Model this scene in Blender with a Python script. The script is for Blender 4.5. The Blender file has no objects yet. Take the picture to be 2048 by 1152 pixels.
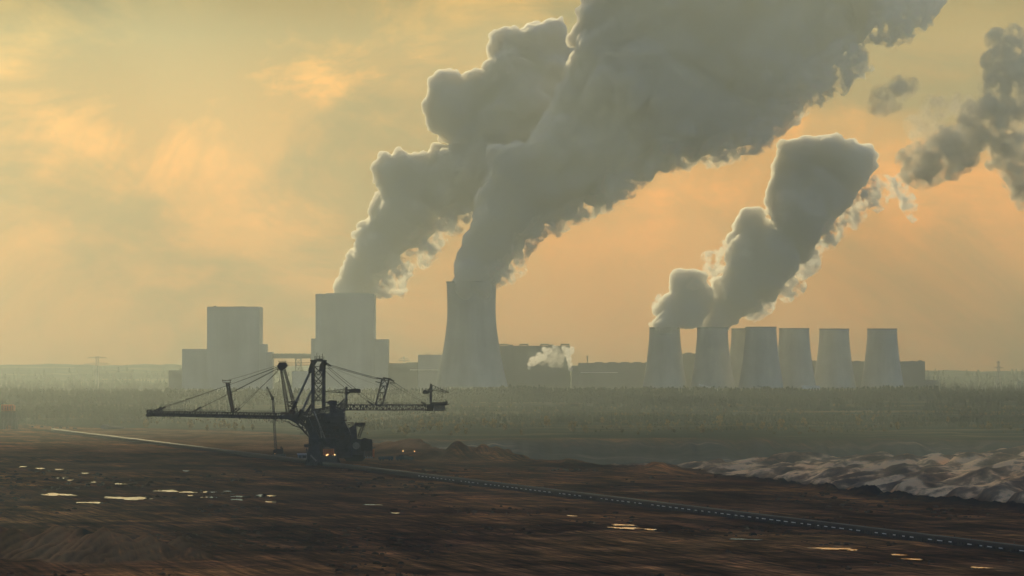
import bpy, bmesh, math, random
import numpy as np
from mathutils import Vector, Matrix

random.seed(7)
scene = bpy.context.scene
COL = scene.collection

# ------------------------------------------------------------------ camera
CAM_H = 67.0                 # metres above the mine floor (z = 0)
K = 1.25e-4                  # radians per photograph pixel (2048 wide)
PITCH = math.atan((745 - 576) * K)
camd = bpy.data.cameras.new('camera')
camd.sensor_width = 36.0
camd.lens = 36.0 / (2048 * K)
camd.clip_start = 1.0
camd.clip_end = 80000.0
cam = bpy.data.objects.new('camera', camd)
COL.objects.link(cam)
cam.location = (0, 0, CAM_H)
cam.rotation_euler = (math.pi / 2 + PITCH, 0, 0)
scene.camera = cam

# ------------------------------------------------------------------ light
SUN_AZ = math.radians(-14.0)     # towards the left of the view
SUN_EL = math.radians(19.0)
world = bpy.data.worlds.new('World')
scene.world = world
world.use_nodes = True
wn, wl = world.node_tree.nodes, world.node_tree.links
wn.clear()


def N(nodes, typ, **kw):
    n = nodes.new(typ)
    for k, v in kw.items():
        setattr(n, k, v)
    return n


def build_world():
    out = N(wn, 'ShaderNodeOutputWorld')
    bg = N(wn, 'ShaderNodeBackground')
    bg.inputs['Strength'].default_value = 0.10
    sky = N(wn, 'ShaderNodeTexSky', sky_type='NISHITA')
    sky.sun_disc = False
    sky.sun_elevation = SUN_EL
    sky.sun_rotation = SUN_AZ
    sky.air_density = 1.0
    sky.dust_density = 5.0
    sky.ozone_density = 1.0
    tc = N(wn, 'ShaderNodeTexCoord')

    def noise(scale, detail, rough, stretch, loc=(0, 0, 0), dist=0.0):
        mp = N(wn, 'ShaderNodeMapping')
        mp.inputs['Scale'].default_value = stretch
        mp.inputs['Location'].default_value = loc
        nt = N(wn, 'ShaderNodeTexNoise')
        nt.inputs['Scale'].default_value = scale
        nt.inputs['Detail'].default_value = detail
        nt.inputs['Roughness'].default_value = rough
        nt.inputs['Distortion'].default_value = dist
        wl.new(tc.outputs['Generated'], mp.inputs['Vector'])
        wl.new(mp.outputs['Vector'], nt.inputs['Vector'])
        return nt.outputs['Fac']

    def ramp(sock, a, b, ca=(0, 0, 0, 1), cb=(1, 1, 1, 1)):
        r = N(wn, 'ShaderNodeValToRGB')
        r.color_ramp.interpolation = 'EASE'
        r.color_ramp.elements[0].position = a
        r.color_ramp.elements[1].position = b
        r.color_ramp.elements[0].color = ca
        r.color_ramp.elements[1].color = cb
        wl.new(sock, r.inputs['Fac'])
        return r.outputs['Color']

    def mix(fac, a, b, mode='MIX'):
        m = N(wn, 'ShaderNodeMix', data_type='RGBA', blend_type=mode)
        for s, v in ((m.inputs['Factor'], fac), (m.inputs['A'], a), (m.inputs['B'], b)):
            if isinstance(v, (tuple, float, int)):
                s.default_value = v
            else:
                wl.new(v, s)
        return m.outputs['Result']

    # evening veil: the whole sky is seen through warm dust, more orange to the right
    sep = N(wn, 'ShaderNodeSeparateXYZ')
    wl.new(tc.outputs['Generated'], sep.inputs['Vector'])
    mr = N(wn, 'ShaderNodeMapRange')
    mr.inputs['From Min'].default_value = -0.10
    mr.inputs['From Max'].default_value = 0.13
    wl.new(sep.outputs['X'], mr.inputs['Value'])
    mz = N(wn, 'ShaderNodeMapRange')
    mz.inputs['From Min'].default_value = 0.01
    mz.inputs['From Max'].default_value = 0.085
    wl.new(sep.outputs['Z'], mz.inputs['Value'])
    low = mix(mr.outputs['Result'], SKY_LOW_L, SKY_LOW_R)
    high = mix(mr.outputs['Result'], SKY_HIGH_L, SKY_HIGH_R)
    veil = mix(mz.outputs['Result'], low, high)
    # the veil lies on the sunward side only; the rest of the sky stays cool
    my = N(wn, 'ShaderNodeMapRange', interpolation_type='SMOOTHSTEP')
    my.inputs['From Min'].default_value = 0.55
    my.inputs['From Max'].default_value = 0.97
    wl.new(sep.outputs['Y'], my.inputs['Value'])
    veil = mix(my.outputs['Result'], SKY_BACK, veil)
    c = mix(1.0, sky.outputs['Color'], veil, 'MULTIPLY')
    # thick grey-green layers of cloud
    g = ramp(noise(12, 6, 0.58, (1.0, 1.0, 1.9), (3.1, 0, 0.4), 0.6), 0.42, 0.64)
    gm = mix(g, (1, 1, 1, 1), CLOUD_GREY)
    c = mix(1.0, c, gm, 'MULTIPLY')
    # lit tufts
    t = ramp(noise(17, 6, 0.6, (1.0, 1.0, 1.7), (0.7, 2, 0.9), 0.6), 0.46, 0.68)
    zr = N(wn, 'ShaderNodeMapRange')
    zr.inputs['From Min'].default_value = 0.02
    zr.inputs['From Max'].default_value = 0.075
    wl.new(sep.outputs['Z'], zr.inputs['Value'])
    tm = N(wn, 'ShaderNodeMath', operation='MULTIPLY')
    wl.new(t, tm.inputs[0])
    wl.new(zr.outputs['Result'], tm.inputs[1])
    gl = mix(tm.outputs[0], (1, 1, 1, 1), CLOUD_LIT)
    c = mix(1.0, c, gl, 'MULTIPLY')
    wl.new(c, bg.inputs['Color'])
    wl.new(bg.outputs['Background'], out.inputs['Surface'])


SKY_LOW_L = (0.26, 0.132, 0.002, 1)
SKY_LOW_R = (0.55, 0.245, 0.002, 1)
SKY_HIGH_L = (0.060, 0.054, 0.022, 1)
SKY_HIGH_R = (0.13, 0.085, 0.004, 1)
SKY_BACK = (0.84, 1.03, 1.25, 1)
CLOUD_GREY = (0.42, 0.54, 0.85, 1)
CLOUD_LIT = (2.4, 2.0, 1.4, 1)
build_world()

sund = bpy.data.lights.new('sun', 'SUN')
sund.energy = 4.2
sund.angle = math.radians(1.5)
sund.color = (1.0, 0.80, 0.42)
sun = bpy.data.objects.new('sun', sund)
COL.objects.link(sun)
sdir = Vector((math.sin(SUN_AZ) * math.cos(SUN_EL), math.cos(SUN_AZ) * math.cos(SUN_EL), math.sin(SUN_EL)))
sun.rotation_euler = sdir.to_track_quat('Z', 'Y').to_euler()
sun.location = (-900, 2500, 1500)

vs = scene.view_settings
vs.view_transform = 'Standard'
vs.look = 'None'
vs.exposure = 0.2
vs.gamma = 1.0
vs.use_curve_mapping = False
cy = scene.cycles
cy.max_bounces = 26
cy.diffuse_bounces = 2
cy.glossy_bounces = 2
cy.transmission_bounces = 2
cy.volume_bounces = 16
cy.transparent_max_bounces = 24
cy.volume_max_steps = 256
cy.use_adaptive_sampling = False
cy.use_denoising = True
try:
    cy.denoiser = 'OPENIMAGEDENOISE'
except Exception:
    pass
cy.sample_clamp_indirect = 8.0

HAZE_DENSITY = 6.5e-5
HAZE_COLOR = (0.76, 0.905, 0.96, 1)

# ------------------------------------------------------------------ helpers
FWD = Vector((0, math.cos(PITCH), math.sin(PITCH)))
UP = Vector((0, -math.sin(PITCH), math.cos(PITCH)))


def at(px, py, D):
    """the world point at depth D (metres north of the camera) seen at photograph pixel px, py"""
    d = FWD + Vector((1, 0, 0)) * ((px - 1024) * K) + UP * ((576 - py) * K)
    return Vector((0, 0, CAM_H)) + d * (D / d.y)


def on_floor(px, py, z=0.0):
    d = FWD + Vector((1, 0, 0)) * ((px - 1024) * K) + UP * ((576 - py) * K)
    return Vector((0, 0, CAM_H)) + d * ((z - CAM_H) / d.z)


def tag(o, label=None, cat=None, group=None, kind=None):
    for k, v in (('label', label), ('category', cat), ('group', group), ('kind', kind)):
        if v:
            o[k] = v
    return o


def thing(name, label, cat, loc, group=None):
    o = bpy.data.objects.new(name, None)
    COL.objects.link(o)
    o.location = loc
    o.empty_display_size = 5
    return tag(o, label, cat, group)


def copy_tree(o, parent=None):
    c = o.copy()
    COL.objects.link(c)
    if parent is not None:
        c.parent = parent
    for ch in list(o.children):
        copy_tree(ch, c)
    return c


class MB:
    def __init__(self):
        self.v, self.f = [], []

    def add(self, verts, faces):
        b = len(self.v)
        self.v.extend([tuple(p) for p in verts])
        self.f.extend([tuple(i + b for i in f) for f in faces])
        return self

    def box(self, x0, x1, y0, y1, z0, z1):
        if x0 > x1: x0, x1 = x1, x0
        if y0 > y1: y0, y1 = y1, y0
        if z0 > z1: z0, z1 = z1, z0
        return self.add([(x0, y0, z0), (x1, y0, z0), (x1, y1, z0), (x0, y1, z0),
                         (x0, y0, z1), (x1, y0, z1), (x1, y1, z1), (x0, y1, z1)],
                        [(0, 3, 2, 1), (4, 5, 6, 7), (0, 1, 5, 4), (1, 2, 6, 5), (2, 3, 7, 6), (3, 0, 4, 7)])

    def bar(self, a, b, w, h=None):
        a, b = Vector(a), Vector(b)
        h = w if h is None else h
        d = (b - a)
        if d.length < 1e-6:
            return self
        d.normalize()
        r = Vector((0, 0, 1)) if abs(d.z) < 0.95 else Vector((0, 1, 0))
        s = d.cross(r).normalized()
        u = s.cross(d).normalized()
        vs = []
        for p in (a, b):
            for i, j in ((-1, -1), (1, -1), (1, 1), (-1, 1)):
                vs.append(p + s * (i * w / 2) + u * (j * h / 2))
        return self.add(vs, [(0, 1, 2, 3), (7, 6, 5, 4), (0, 4, 5, 1), (1, 5, 6, 2), (2, 6, 7, 3), (3, 7, 4, 0)])

    def tube(self, a, b, r, n=6, r2=None):
        a, b = Vector(a), Vector(b)
        r2 = r if r2 is None else r2
        d = (b - a).normalized()
        q = Vector((0, 0, 1)) if abs(d.z) < 0.95 else Vector((0, 1, 0))
        s = d.cross(q).normalized()
        u = s.cross(d).normalized()
        vs = []
        for p, rr in ((a, r), (b, r2)):
            for i in range(n):
                t = 2 * math.pi * i / n
                vs.append(p + s * (math.cos(t) * rr) + u * (math.sin(t) * rr))
        fs = [(i, i + n, (i + 1) % n + n, (i + 1) % n) for i in range(n)]
        fs += [tuple(range(n)), tuple(reversed(range(n, 2 * n)))]
        return self.add(vs, fs)

    def prism(self, poly, y0, y1):
        n = len(poly)
        vs = [(x, y0, z) for x, z in poly] + [(x, y1, z) for x, z in poly]
        fs = [tuple(range(n)), tuple(reversed(range(n, 2 * n)))]
        fs += [(i, i + n, (i + 1) % n + n, (i + 1) % n) for i in range(n)]
        return self.add(vs, fs)

    def lathe(self, prof, cx=0, cy=0, n=48):
        """closed loop of (r, z) swept round a vertical axis"""
        m = len(prof)
        vs = []
        for i in range(n):
            t = 2 * math.pi * i / n
            for r, z in prof:
                vs.append((cx + r * math.cos(t), cy + r * math.sin(t), z))
        fs = []
        for i in range(n):
            j = (i + 1) % n
            for a in range(m):
                b = (a + 1) % m
                fs.append((i * m + a, j * m + a, j * m + b, i * m + b))
        return self.add(vs, fs)

    def lattice(self, base, top, bays, chord, brace, xb=True, faces=(0, 1, 2, 3)):
        """square lattice mast between two lists of four corners"""
        base = [Vector(p) for p in base]
        top = [Vector(p) for p in top]
        for a, b in zip(base, top):
            self.bar(a, b, chord)
        rings = [[a.lerp(b, i / bays) for a, b in zip(base, top)] for i in range(bays + 1)]
        for i in range(bays + 1):
            for k in faces:
                self.bar(rings[i][k], rings[i][(k + 1) % 4], brace)
        for i in range(bays):
            for k in faces:
                j = (k + 1) % 4
                if xb:
                    self.bar(rings[i][k], rings[i + 1][j], brace)
                    self.bar(rings[i][j], rings[i + 1][k], brace)
                elif i % 2:
                    self.bar(rings[i][k], rings[i + 1][j], brace)
                else:
                    self.bar(rings[i][j], rings[i + 1][k], brace)
        return self

    def rail(self, a, b, h=1.2, step=3.0, r=0.07):
        a, b = Vector(a), Vector(b)
        L = (b - a).length
        n = max(1, int(L / step))
        up = Vector((0, 0, h))
        self.bar(a + up, b + up, r * 1.6)
        self.bar(a + up * 0.5, b + up * 0.5, r)
        for i in range(n + 1):
            p = a.lerp(b, i / n)
            self.bar(p, p + up, r * 1.4)
        return self

    def build(self, name, mat, root=None, smooth=False):
        me = bpy.data.meshes.new(name)
        off = Vector((0, 0, 0))
        if root is not None:
            p = root
            while p is not None:
                off += Vector(p.location)
                p = p.parent
        vv = [(x - off.x, y - off.y, z - off.z) for x, y, z in self.v]
        me.from_pydata(vv, [], self.f)
        bm = bmesh.new()
        bm.from_mesh(me)
        bmesh.ops.recalc_face_normals(bm, faces=bm.faces)
        bm.to_mesh(me)
        bm.free()
        if smooth:
            me.shade_smooth()
        me.materials.append(mat)
        o = bpy.data.objects.new(name, me)
        COL.objects.link(o)
        if root is not None:
            o.parent = root
        return o


# --- numpy gradient noise
def _hash(ix, iy, iz, seed):
    h = (ix.astype(np.int64) * 374761393 + iy.astype(np.int64) * 668265263 + iz.astype(np.int64) * 2147483647 + seed * 974711) & 0xffffffff
    h = ((h ^ (h >> 13)) * 1274126177) & 0xffffffff
    h = (h ^ (h >> 16)) & 0xffffffff
    h = (h * 2246822519) & 0xffffffff
    return ((h ^ (h >> 15)) & 0xffffff) / float(0xffffff) * 2 - 1


def vnoise(x, y, z=None, seed=0):
    x = np.asarray(x, float)
    y = np.asarray(y, float)
    z = np.zeros_like(x) if z is None else np.asarray(z, float)
    ix, iy, iz = np.floor(x), np.floor(y), np.floor(z)
    fx, fy, fz = x - ix, y - iy, z - iz
    ux, uy, uz = [t * t * t * (t * (t * 6 - 15) + 10) for t in (fx, fy, fz)]
    r = 0
    for dx in (0, 1):
        for dy in (0, 1):
            for dz in (0, 1):
                w = (ux if dx else 1 - ux) * (uy if dy else 1 - uy) * (uz if dz else 1 - uz)
                r = r + w * _hash(ix + dx, iy + dy, iz + dz, seed)
    return r


def fbm(x, y, z=None, oct=4, seed=0, gain=0.5):
    a, s, t = 1.0, 0, 0
    for i in range(oct):
        s = s + a * vnoise(x * 2 ** i, y * 2 ** i, None if z is None else z * 2 ** i, seed + i * 17)
        t += a
        a *= gain
    return s / t


def sstep(a, b, x):
    t = np.clip((x - a) / (b - a), 0, 1)
    return t * t * (3 - 2 * t)


# ------------------------------------------------------------------ materials
def new_mat(name):
    m = bpy.data.materials.new(name)
    m.use_nodes = True
    m.node_tree.nodes.clear()
    return m, m.node_tree.nodes, m.node_tree.links


def simple(name, col, var=0.25, rough=0.7, metal=0.0, scale=0.5, stretch=(1, 1, 1), spec=0.4, bump=0.0, seedloc=0.0):
    """Principled with object-space noise mottling"""
    m, n, l = new_mat(name)
    out = N(n, 'ShaderNodeOutputMaterial')
    b = N(n, 'ShaderNodeBsdfPrincipled')
    tc = N(n, 'ShaderNodeTexCoord')
    mp = N(n, 'ShaderNodeMapping')
    mp.inputs['Scale'].default_value = stretch
    mp.inputs['Location'].default_value = (seedloc, seedloc * 2, 0)
    nt = N(n, 'ShaderNodeTexNoise')
    nt.inputs['Scale'].default_value = scale
    nt.inputs['Detail'].default_value = 5
    r = N(n, 'ShaderNodeValToRGB')
    r.color_ramp.elements[0].position = 0.3
    r.color_ramp.elements[1].position = 0.7
    r.color_ramp.elements[0].color = tuple(c * (1 - var) for c in col) + (1,)
    r.color_ramp.elements[1].color = tuple(min(1, c * (1 + var)) for c in col) + (1,)
    l.new(tc.outputs['Object'], mp.inputs['Vector'])
    l.new(mp.outputs['Vector'], nt.inputs['Vector'])
    l.new(nt.outputs['Fac'], r.inputs['Fac'])
    l.new(r.outputs['Color'], b.inputs['Base Color'])
    b.inputs['Roughness'].default_value = rough
    b.inputs['Metallic'].default_value = metal
    b.inputs['Specular IOR Level'].default_value = spec
    if bump:
        bp = N(n, 'ShaderNodeBump')
        bp.inputs['Strength'].default_value = bump
        bp.inputs['Distance'].default_value = 0.5
        l.new(nt.outputs['Fac'], bp.inputs['Height'])
        l.new(bp.outputs['Normal'], b.inputs['Normal'])
    l.new(b.outputs['BSDF'], out.inputs['Surface'])
    return m


def lamp_mat(name, col, strength):
    m, n, l = new_mat(name)
    out = N(n, 'ShaderNodeOutputMaterial')
    e = N(n, 'ShaderNodeEmission')
    e.inputs['Color'].default_value = col + (1,)
    e.inputs['Strength'].default_value = strength
    l.new(e.outputs['Emission'], out.inputs['Surface'])
    return m


M_steel = simple('dark_steel', (0.048, 0.049, 0.050), 0.6, 0.65, 0.0, 0.25)
M_steel2 = simple('grey_steel', (0.060, 0.060, 0.060), 0.4, 0.6, 0.0, 0.3)
M_rust = simple('rusty_steel', (0.075, 0.045, 0.032), 0.5, 0.8, 0.0, 0.4)
M_black = simple('black_iron', (0.014, 0.014, 0.015), 0.3, 0.7, 0.0, 0.4)
M_paleg = simple('pale_strut', (0.22, 0.22, 0.20), 0.2, 0.5, 0.0, 0.2)
M_orange = simple('orange_paint', (0.60, 0.16, 0.035), 0.25, 0.6, 0.0, 0.35)
M_ochre = simple('ochre_sheet', (0.22, 0.18, 0.10), 0.3, 0.6, 0.0, 0.3)
M_cable = simple('wire_rope', (0.03, 0.03, 0.03), 0.2, 0.6)
M_white = simple('white_sheet', (0.75, 0.74, 0.70), 0.15, 0.5, 0.0, 0.4)
M_bluegr = simple('dark_green_sheet', (0.03, 0.055, 0.055), 0.3, 0.55)
M_rubber = simple('rubber_belt', (0.03, 0.03, 0.03), 0.3, 0.55, 0.0, 0.4, spec=0.2)
M_plate = simple('wet_steel_plate', (0.75, 0.75, 0.74), 0.1, 0.14, 0.9, 0.3)
M_edge = simple('sheen_paint', (0.24, 0.22, 0.18), 0.4, 0.9, 0.0, 0.05, spec=0.0)  # pale colour stands in for sky sheen on the wet belt
M_lampw = lamp_mat('lit_lamp', (1.0, 0.62, 0.24), 1.8)
M_lampo = lamp_mat('lit_floodlight', (1.0, 0.5, 0.16), 1.6)


def facade_mat(name, col, stripe=0.06, var=0.12):
    """profiled sheet cladding: vertical seams and weather streaks"""
    m, n, l = new_mat(name)
    out = N(n, 'ShaderNodeOutputMaterial')
    b = N(n, 'ShaderNodeBsdfPrincipled')
    b.inputs['Roughness'].default_value = 0.75
    b.inputs['Specular IOR Level'].default_value = 0.0
    tc = N(n, 'ShaderNodeTexCoord')
    mp = N(n, 'ShaderNodeMapping')
    mp.inputs['Scale'].default_value = (stripe, stripe, 0.004)
    nt = N(n, 'ShaderNodeTexNoise')
    nt.inputs['Scale'].default_value = 1.0
    nt.inputs['Detail'].default_value = 6
    nt.inputs['Roughness'].default_value = 0.6
    n2 = N(n, 'ShaderNodeTexNoise')
    n2.inputs['Scale'].default_value = 0.02
    n2.inputs['Detail'].default_value = 4
    l.new(tc.outputs['Object'], mp.inputs['Vector'])
    l.new(mp.outputs['Vector'], nt.inputs['Vector'])
    l.new(tc.outputs['Object'], n2.inputs['Vector'])
    ad = N(n, 'ShaderNodeMath', operation='ADD')
    l.new(nt.outputs['Fac'], ad.inputs[0])
    l.new(n2.outputs['Fac'], ad.inputs[1])
    r = N(n, 'ShaderNodeValToRGB')
    r.color_ramp.elements[0].position = 0.35
    r.color_ramp.elements[1].position = 0.65
    r.color_ramp.elements[0].color = tuple(c * (1 - var) for c in col) + (1,)
    r.color_ramp.elements[1].color = tuple(c * (1 + var) for c in col) + (1,)
    hf = N(n, 'ShaderNodeMath', operation='MULTIPLY')
    hf.inputs[1].default_value = 0.5
    l.new(ad.outputs[0], hf.inputs[0])
    l.new(hf.outputs[0], r.inputs['Fac'])
    l.new(r.outputs['Color'], b.inputs['Base Color'])
    l.new(b.outputs['BSDF'], out.inputs['Surface'])
    return m


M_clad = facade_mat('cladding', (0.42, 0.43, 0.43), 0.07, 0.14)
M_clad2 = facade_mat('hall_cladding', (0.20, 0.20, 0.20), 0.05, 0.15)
M_conc = facade_mat('tower_concrete', (0.42, 0.41, 0.38), 0.05, 0.22)
M_concd = facade_mat('rim_concrete', (0.24, 0.23, 0.22), 0.05, 0.2)
M_roof = simple('roof_vent_sheet', (0.16, 0.16, 0.16), 0.2, 0.7, 0, 0.1)


def smoke_mat(name, density, scale, lo, hi, col=(0.93, 0.93, 0.93), g=0.35, step=0.25, skin=0.03):
    """water-vapour plume: scattering volume whose density breaks up in 3-D noise, with a faint skin of mist"""
    m, n, l = new_mat(name)
    out = N(n, 'ShaderNodeOutputMaterial')
    pv = N(n, 'ShaderNodeVolumePrincipled')
    pv.inputs['Color'].default_value = col + (1,)
    pv.inputs['Anisotropy'].default_value = g
    pv.inputs['Density'].default_value = density
    tc = N(n, 'ShaderNodeTexCoord')
    nt = N(n, 'ShaderNodeTexNoise')
    nt.inputs['Scale'].default_value = scale or 1.0
    nt.inputs['Detail'].default_value = 4.0
    nt.inputs['Roughness'].default_value = 0.6
    mr = N(n, 'ShaderNodeMapRange')
    mr.inputs['From Min'].default_value = lo
    mr.inputs['From Max'].default_value = hi
    mr.inputs['To Min'].default_value = 0.0
    mr.inputs['To Max'].default_value = density
    l.new(tc.outputs['Object'], nt.inputs['Vector'])
    l.new(nt.outputs['Fac'], mr.inputs['Value'])
    if scale:
        l.new(mr.outputs['Result'], pv.inputs['Density'])
    l.new(pv.outputs['Volume'], out.inputs['Volume'])
    tr = N(n, 'ShaderNodeBsdfTransparent')
    tl = N(n, 'ShaderNodeBsdfTranslucent')
    tl.inputs['Color'].default_value = (0.8, 0.8, 0.8, 1)
    mx = N(n, 'ShaderNodeMixShader')
    mx.inputs['Fac'].default_value = skin
    l.new(tr.outputs['BSDF'], mx.inputs[1])
    l.new(tl.outputs['BSDF'], mx.inputs[2])
    l.new(mx.outputs['Shader'], out.inputs['Surface'])
    m.cycles.volume_step_rate = step
    m.cycles.volume_sampling = 'MULTIPLE_IMPORTANCE'
    return m


def ico_template(sub):
    bm = bmesh.new()
    bmesh.ops.create_icosphere(bm, subdivisions=sub, radius=1.0)
    v = np.array([p.co[:] for p in bm.verts])
    f = np.array([[q.index for q in p.verts] for p in bm.faces])
    bm.free()
    return v, f


# ------------------------------------------------------------------ terrain
EDGE_X = np.array([-4000, -623, -329, -222, -122, 0, 126, 188, 250, 420, 900, 4000], float)
EDGE_D = np.array([4900, 4870, 4580, 4187, 3700, 3100, 2680, 2230, 1950, 1300, 300, -2000], float)


def edge(x):
    return np.interp(x, EDGE_X, EDGE_D) + 30 * fbm(x / 90.0, x * 0 + 3.3, oct=3, seed=5)


CONES = []
_r = random.Random(11)
for i in range(13):
    px = -60 + i * 36 + _r.uniform(-8, 8)
    p = on_floor(px, 1116 + 5 * math.sin(i) + _r.uniform(-5, 5) - (14 if i < 4 else 0))
    CONES.append((p.x, p.y + _r.uniform(10, 50), _r.uniform(8.5, 12.5) * (1.0 if i < 8 else 1.0 - 0.12 * (i - 7))))
HEAPS = []
for px, py, h, rr in ((905, 918, 5, 38), (938, 919, 6, 34), (985, 921, 4, 34), (1010, 922, 3, 26), (780, 900, 4, 50), (830, 900, 5, 46),
                      (860, 908, 3, 40), (560, 880, 3, 80), (1160, 930, 3, 30), (1330, 945, 4, 40)):
    p = on_floor(px, py)
    HEAPS.append((p.x, p.y + 40, h, rr))


def rib_wave(x, y):
    """rows in which the foreground heap was tipped"""
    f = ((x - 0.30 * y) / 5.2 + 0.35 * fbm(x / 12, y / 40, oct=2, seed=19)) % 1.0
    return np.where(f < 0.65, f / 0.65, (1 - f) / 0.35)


def zones(x, y):
    e = edge(x)
    d = y - e
    return e, d


def height(x, y):
    x = np.asarray(x, float)
    y = np.asarray(y, float)
    e, d = zones(x, y)
    # mine floor: nearly flat with shallow waves
    z = 0.35 * fbm(x / 60, y / 160, oct=4, seed=1) + 0.5 * fbm(x / 300, y / 500, oct=2, seed=2)
    ac, al = x * 0.974 + y * 0.2255, -x * 0.2255 + y * 0.974
    z = z + 0.30 * fbm(ac / 6.0, al / 90.0, oct=3, seed=51) + 0.25 * fbm(x / 9, y / 22, oct=3, seed=52)
    # dumped cones in the foreground
    c = np.full_like(z, -9.0)
    for cx, cyy, h in CONES:
        wob = 1 + 0.18 * vnoise(x / 7 + cx, y / 9, seed=3)
        r = np.sqrt((x - cx) ** 2 + ((y - cyy) * 0.42) ** 2) * wob
        c = np.maximum(c, h - r * 0.60)
    c = c + np.where(c > -2, 0.6 * fbm(x / 4, y / 12, oct=3, seed=9), 0)
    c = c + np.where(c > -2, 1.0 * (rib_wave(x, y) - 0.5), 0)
    z = np.where(c > z, c, z)
    # heaps near the floor's far rim
    for hx, hy, h, rr in HEAPS:
        q = ((x - hx) / rr) ** 2 + ((y - hy) / (rr * 2.2)) ** 2
        z = z + h * np.exp(-q * 1.6) * (0.75 + 0.5 * vnoise(x / 11, y / 25, seed=4))
    # low rough swells in the near field
    sw = sstep(1300, 1500, y) * sstep(2000, 1700, y) * sstep(-80, -20, x)
    z = z + sw * 1.1 * np.maximum(0, fbm(x / 14, y / 60, oct=4, seed=6))
    # rim berm
    bm_ = np.exp(-((d + 25) / 22.0) ** 2) * sstep(-100, 40, x)
    z = z + bm_ * (1.4 + 2.8 * sstep(120, 200, x)) * (0.8 + 0.9 * fbm(x / 9, y / 22, oct=3, seed=8))
    # beyond the rim
    pitmask = sstep(-260, -60, x)
    pit = -24.0 * pitmask - 2.0 * (1 - pitmask)
    sand = -7.0 + 0.042 * (x - 100)
    sand = np.clip(sand, -14, 9) + 3.0 * fbm(x / 70, y / 160, oct=2, seed=12)
    pcoord = x * 0.947 - y * 0.32
    rcoord = x * 0.32 + y * 0.947
    ph = pcoord / 22.0 + 0.45 * fbm(x / 70, y / 180, oct=3, seed=13)
    fr = ph % 1.0
    tri = np.where(fr < 0.3, sstep(0, 0.3, fr), np.where(fr < 0.5, 1.0, 1 - (fr - 0.5) / 0.5))
    sand = sand + 2.0 * np.abs(((pcoord / 7.3 + 0.5 * fbm(x / 40, y / 90, oct=2, seed=18)) % 1.0) - 0.5)
    sand = sand + 8.0 * tri * (0.8 + 0.4 * vnoise(pcoord / 19.0, rcoord / 90, seed=14)) + 1.1 * (0.5 - np.abs(fbm(pcoord / 6, rcoord / 26, oct=3, seed=15)))
    sandmask = sstep(10, 80, x) * sstep(3150, 2950, y - 60 * vnoise(x / 80, y / 100, seed=16))
    low = pit + (sand - pit) * sandmask
    # far wall and the slope up to the plant
    gul = 55 * (1 - 2 * np.abs(fbm(x / 60, y / 500, oct=4, seed=21))) + 60 * fbm(x / 190, x * 0 + 2.7, oct=2, seed=22)
    yw = y - 3720 - gul * pitmask
    wall = sstep(0, 170, yw)
    terr = 0.45 * sstep(0, 40, yw) + 0.55 * sstep(80, 190, yw)
    up = np.interp(y, [3850, 4100, 5000, 5700, 6500, 7500, 9000], [0, 5.0, 21, 35.5, 37, 40, 38])
    up_l = np.interp(y, [4880, 5100, 5700, 6500, 7500, 9000], [0, 8, 35.5, 37, 42, 38])
    upm = up_l + (up - up_l) * pitmask
    low = low * (1 - np.where(pitmask > 0.02, 0.5 * wall + 0.5 * terr, wall)) + upm
    low = low + 1.6 * fbm(x / 55, y / 80, oct=4, seed=23) * sstep(0, 200, d)
    inside = sstep(70, 0, d)
    z = z * inside + low * (1 - inside)
    # distant ridges
    rid1 = np.exp(-((y - 7000) / 350.0) ** 2) * (6 + 5 * vnoise(x / 900, y * 0, seed=31)) * sstep(400, -400, x + 0 * y)
    rid2 = np.exp(-((y - 7800) / 350.0) ** 2) * (41 + 7 * vnoise(x / 900, y * 0 + 5, seed=32) - 8 * sstep(-600, 900, x))
    z = z + rid1 + rid2 + 4.0 * sstep(6600, 7200, y) * fbm(x / 60, y / 90, oct=3, seed=33)
    return z


def grid_mesh(name, X, Y, Z):
    ny, nx = X.shape
    co = np.stack([X, Y, Z], -1).reshape(-1, 3).astype(np.float32)
    i = np.arange((ny - 1) * (nx - 1))
    a = (i // (nx - 1)) * nx + i % (nx - 1)
    quads = np.stack([a, a + 1, a + nx + 1, a + nx], -1).astype(np.int32)
    return np_mesh(name, co, quads)


def np_mesh(name, co, faces, smooth=True):
    me = bpy.data.meshes.new(name)
    nf, k = faces.shape
    me.vertices.add(len(co))
    me.vertices.foreach_set('co', np.ascontiguousarray(co, np.float32).ravel())
    me.loops.add(nf * k)
    me.loops.foreach_set('vertex_index', np.ascontiguousarray(faces, np.int32).ravel())
    me.polygons.add(nf)
    me.polygons.foreach_set('loop_start', np.arange(0, nf * k, k, dtype=np.int32))
    me.polygons.foreach_set('use_smooth', np.full(nf, smooth, bool))
    me.update(calc_edges=True)
    me.validate()
    return me


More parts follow.
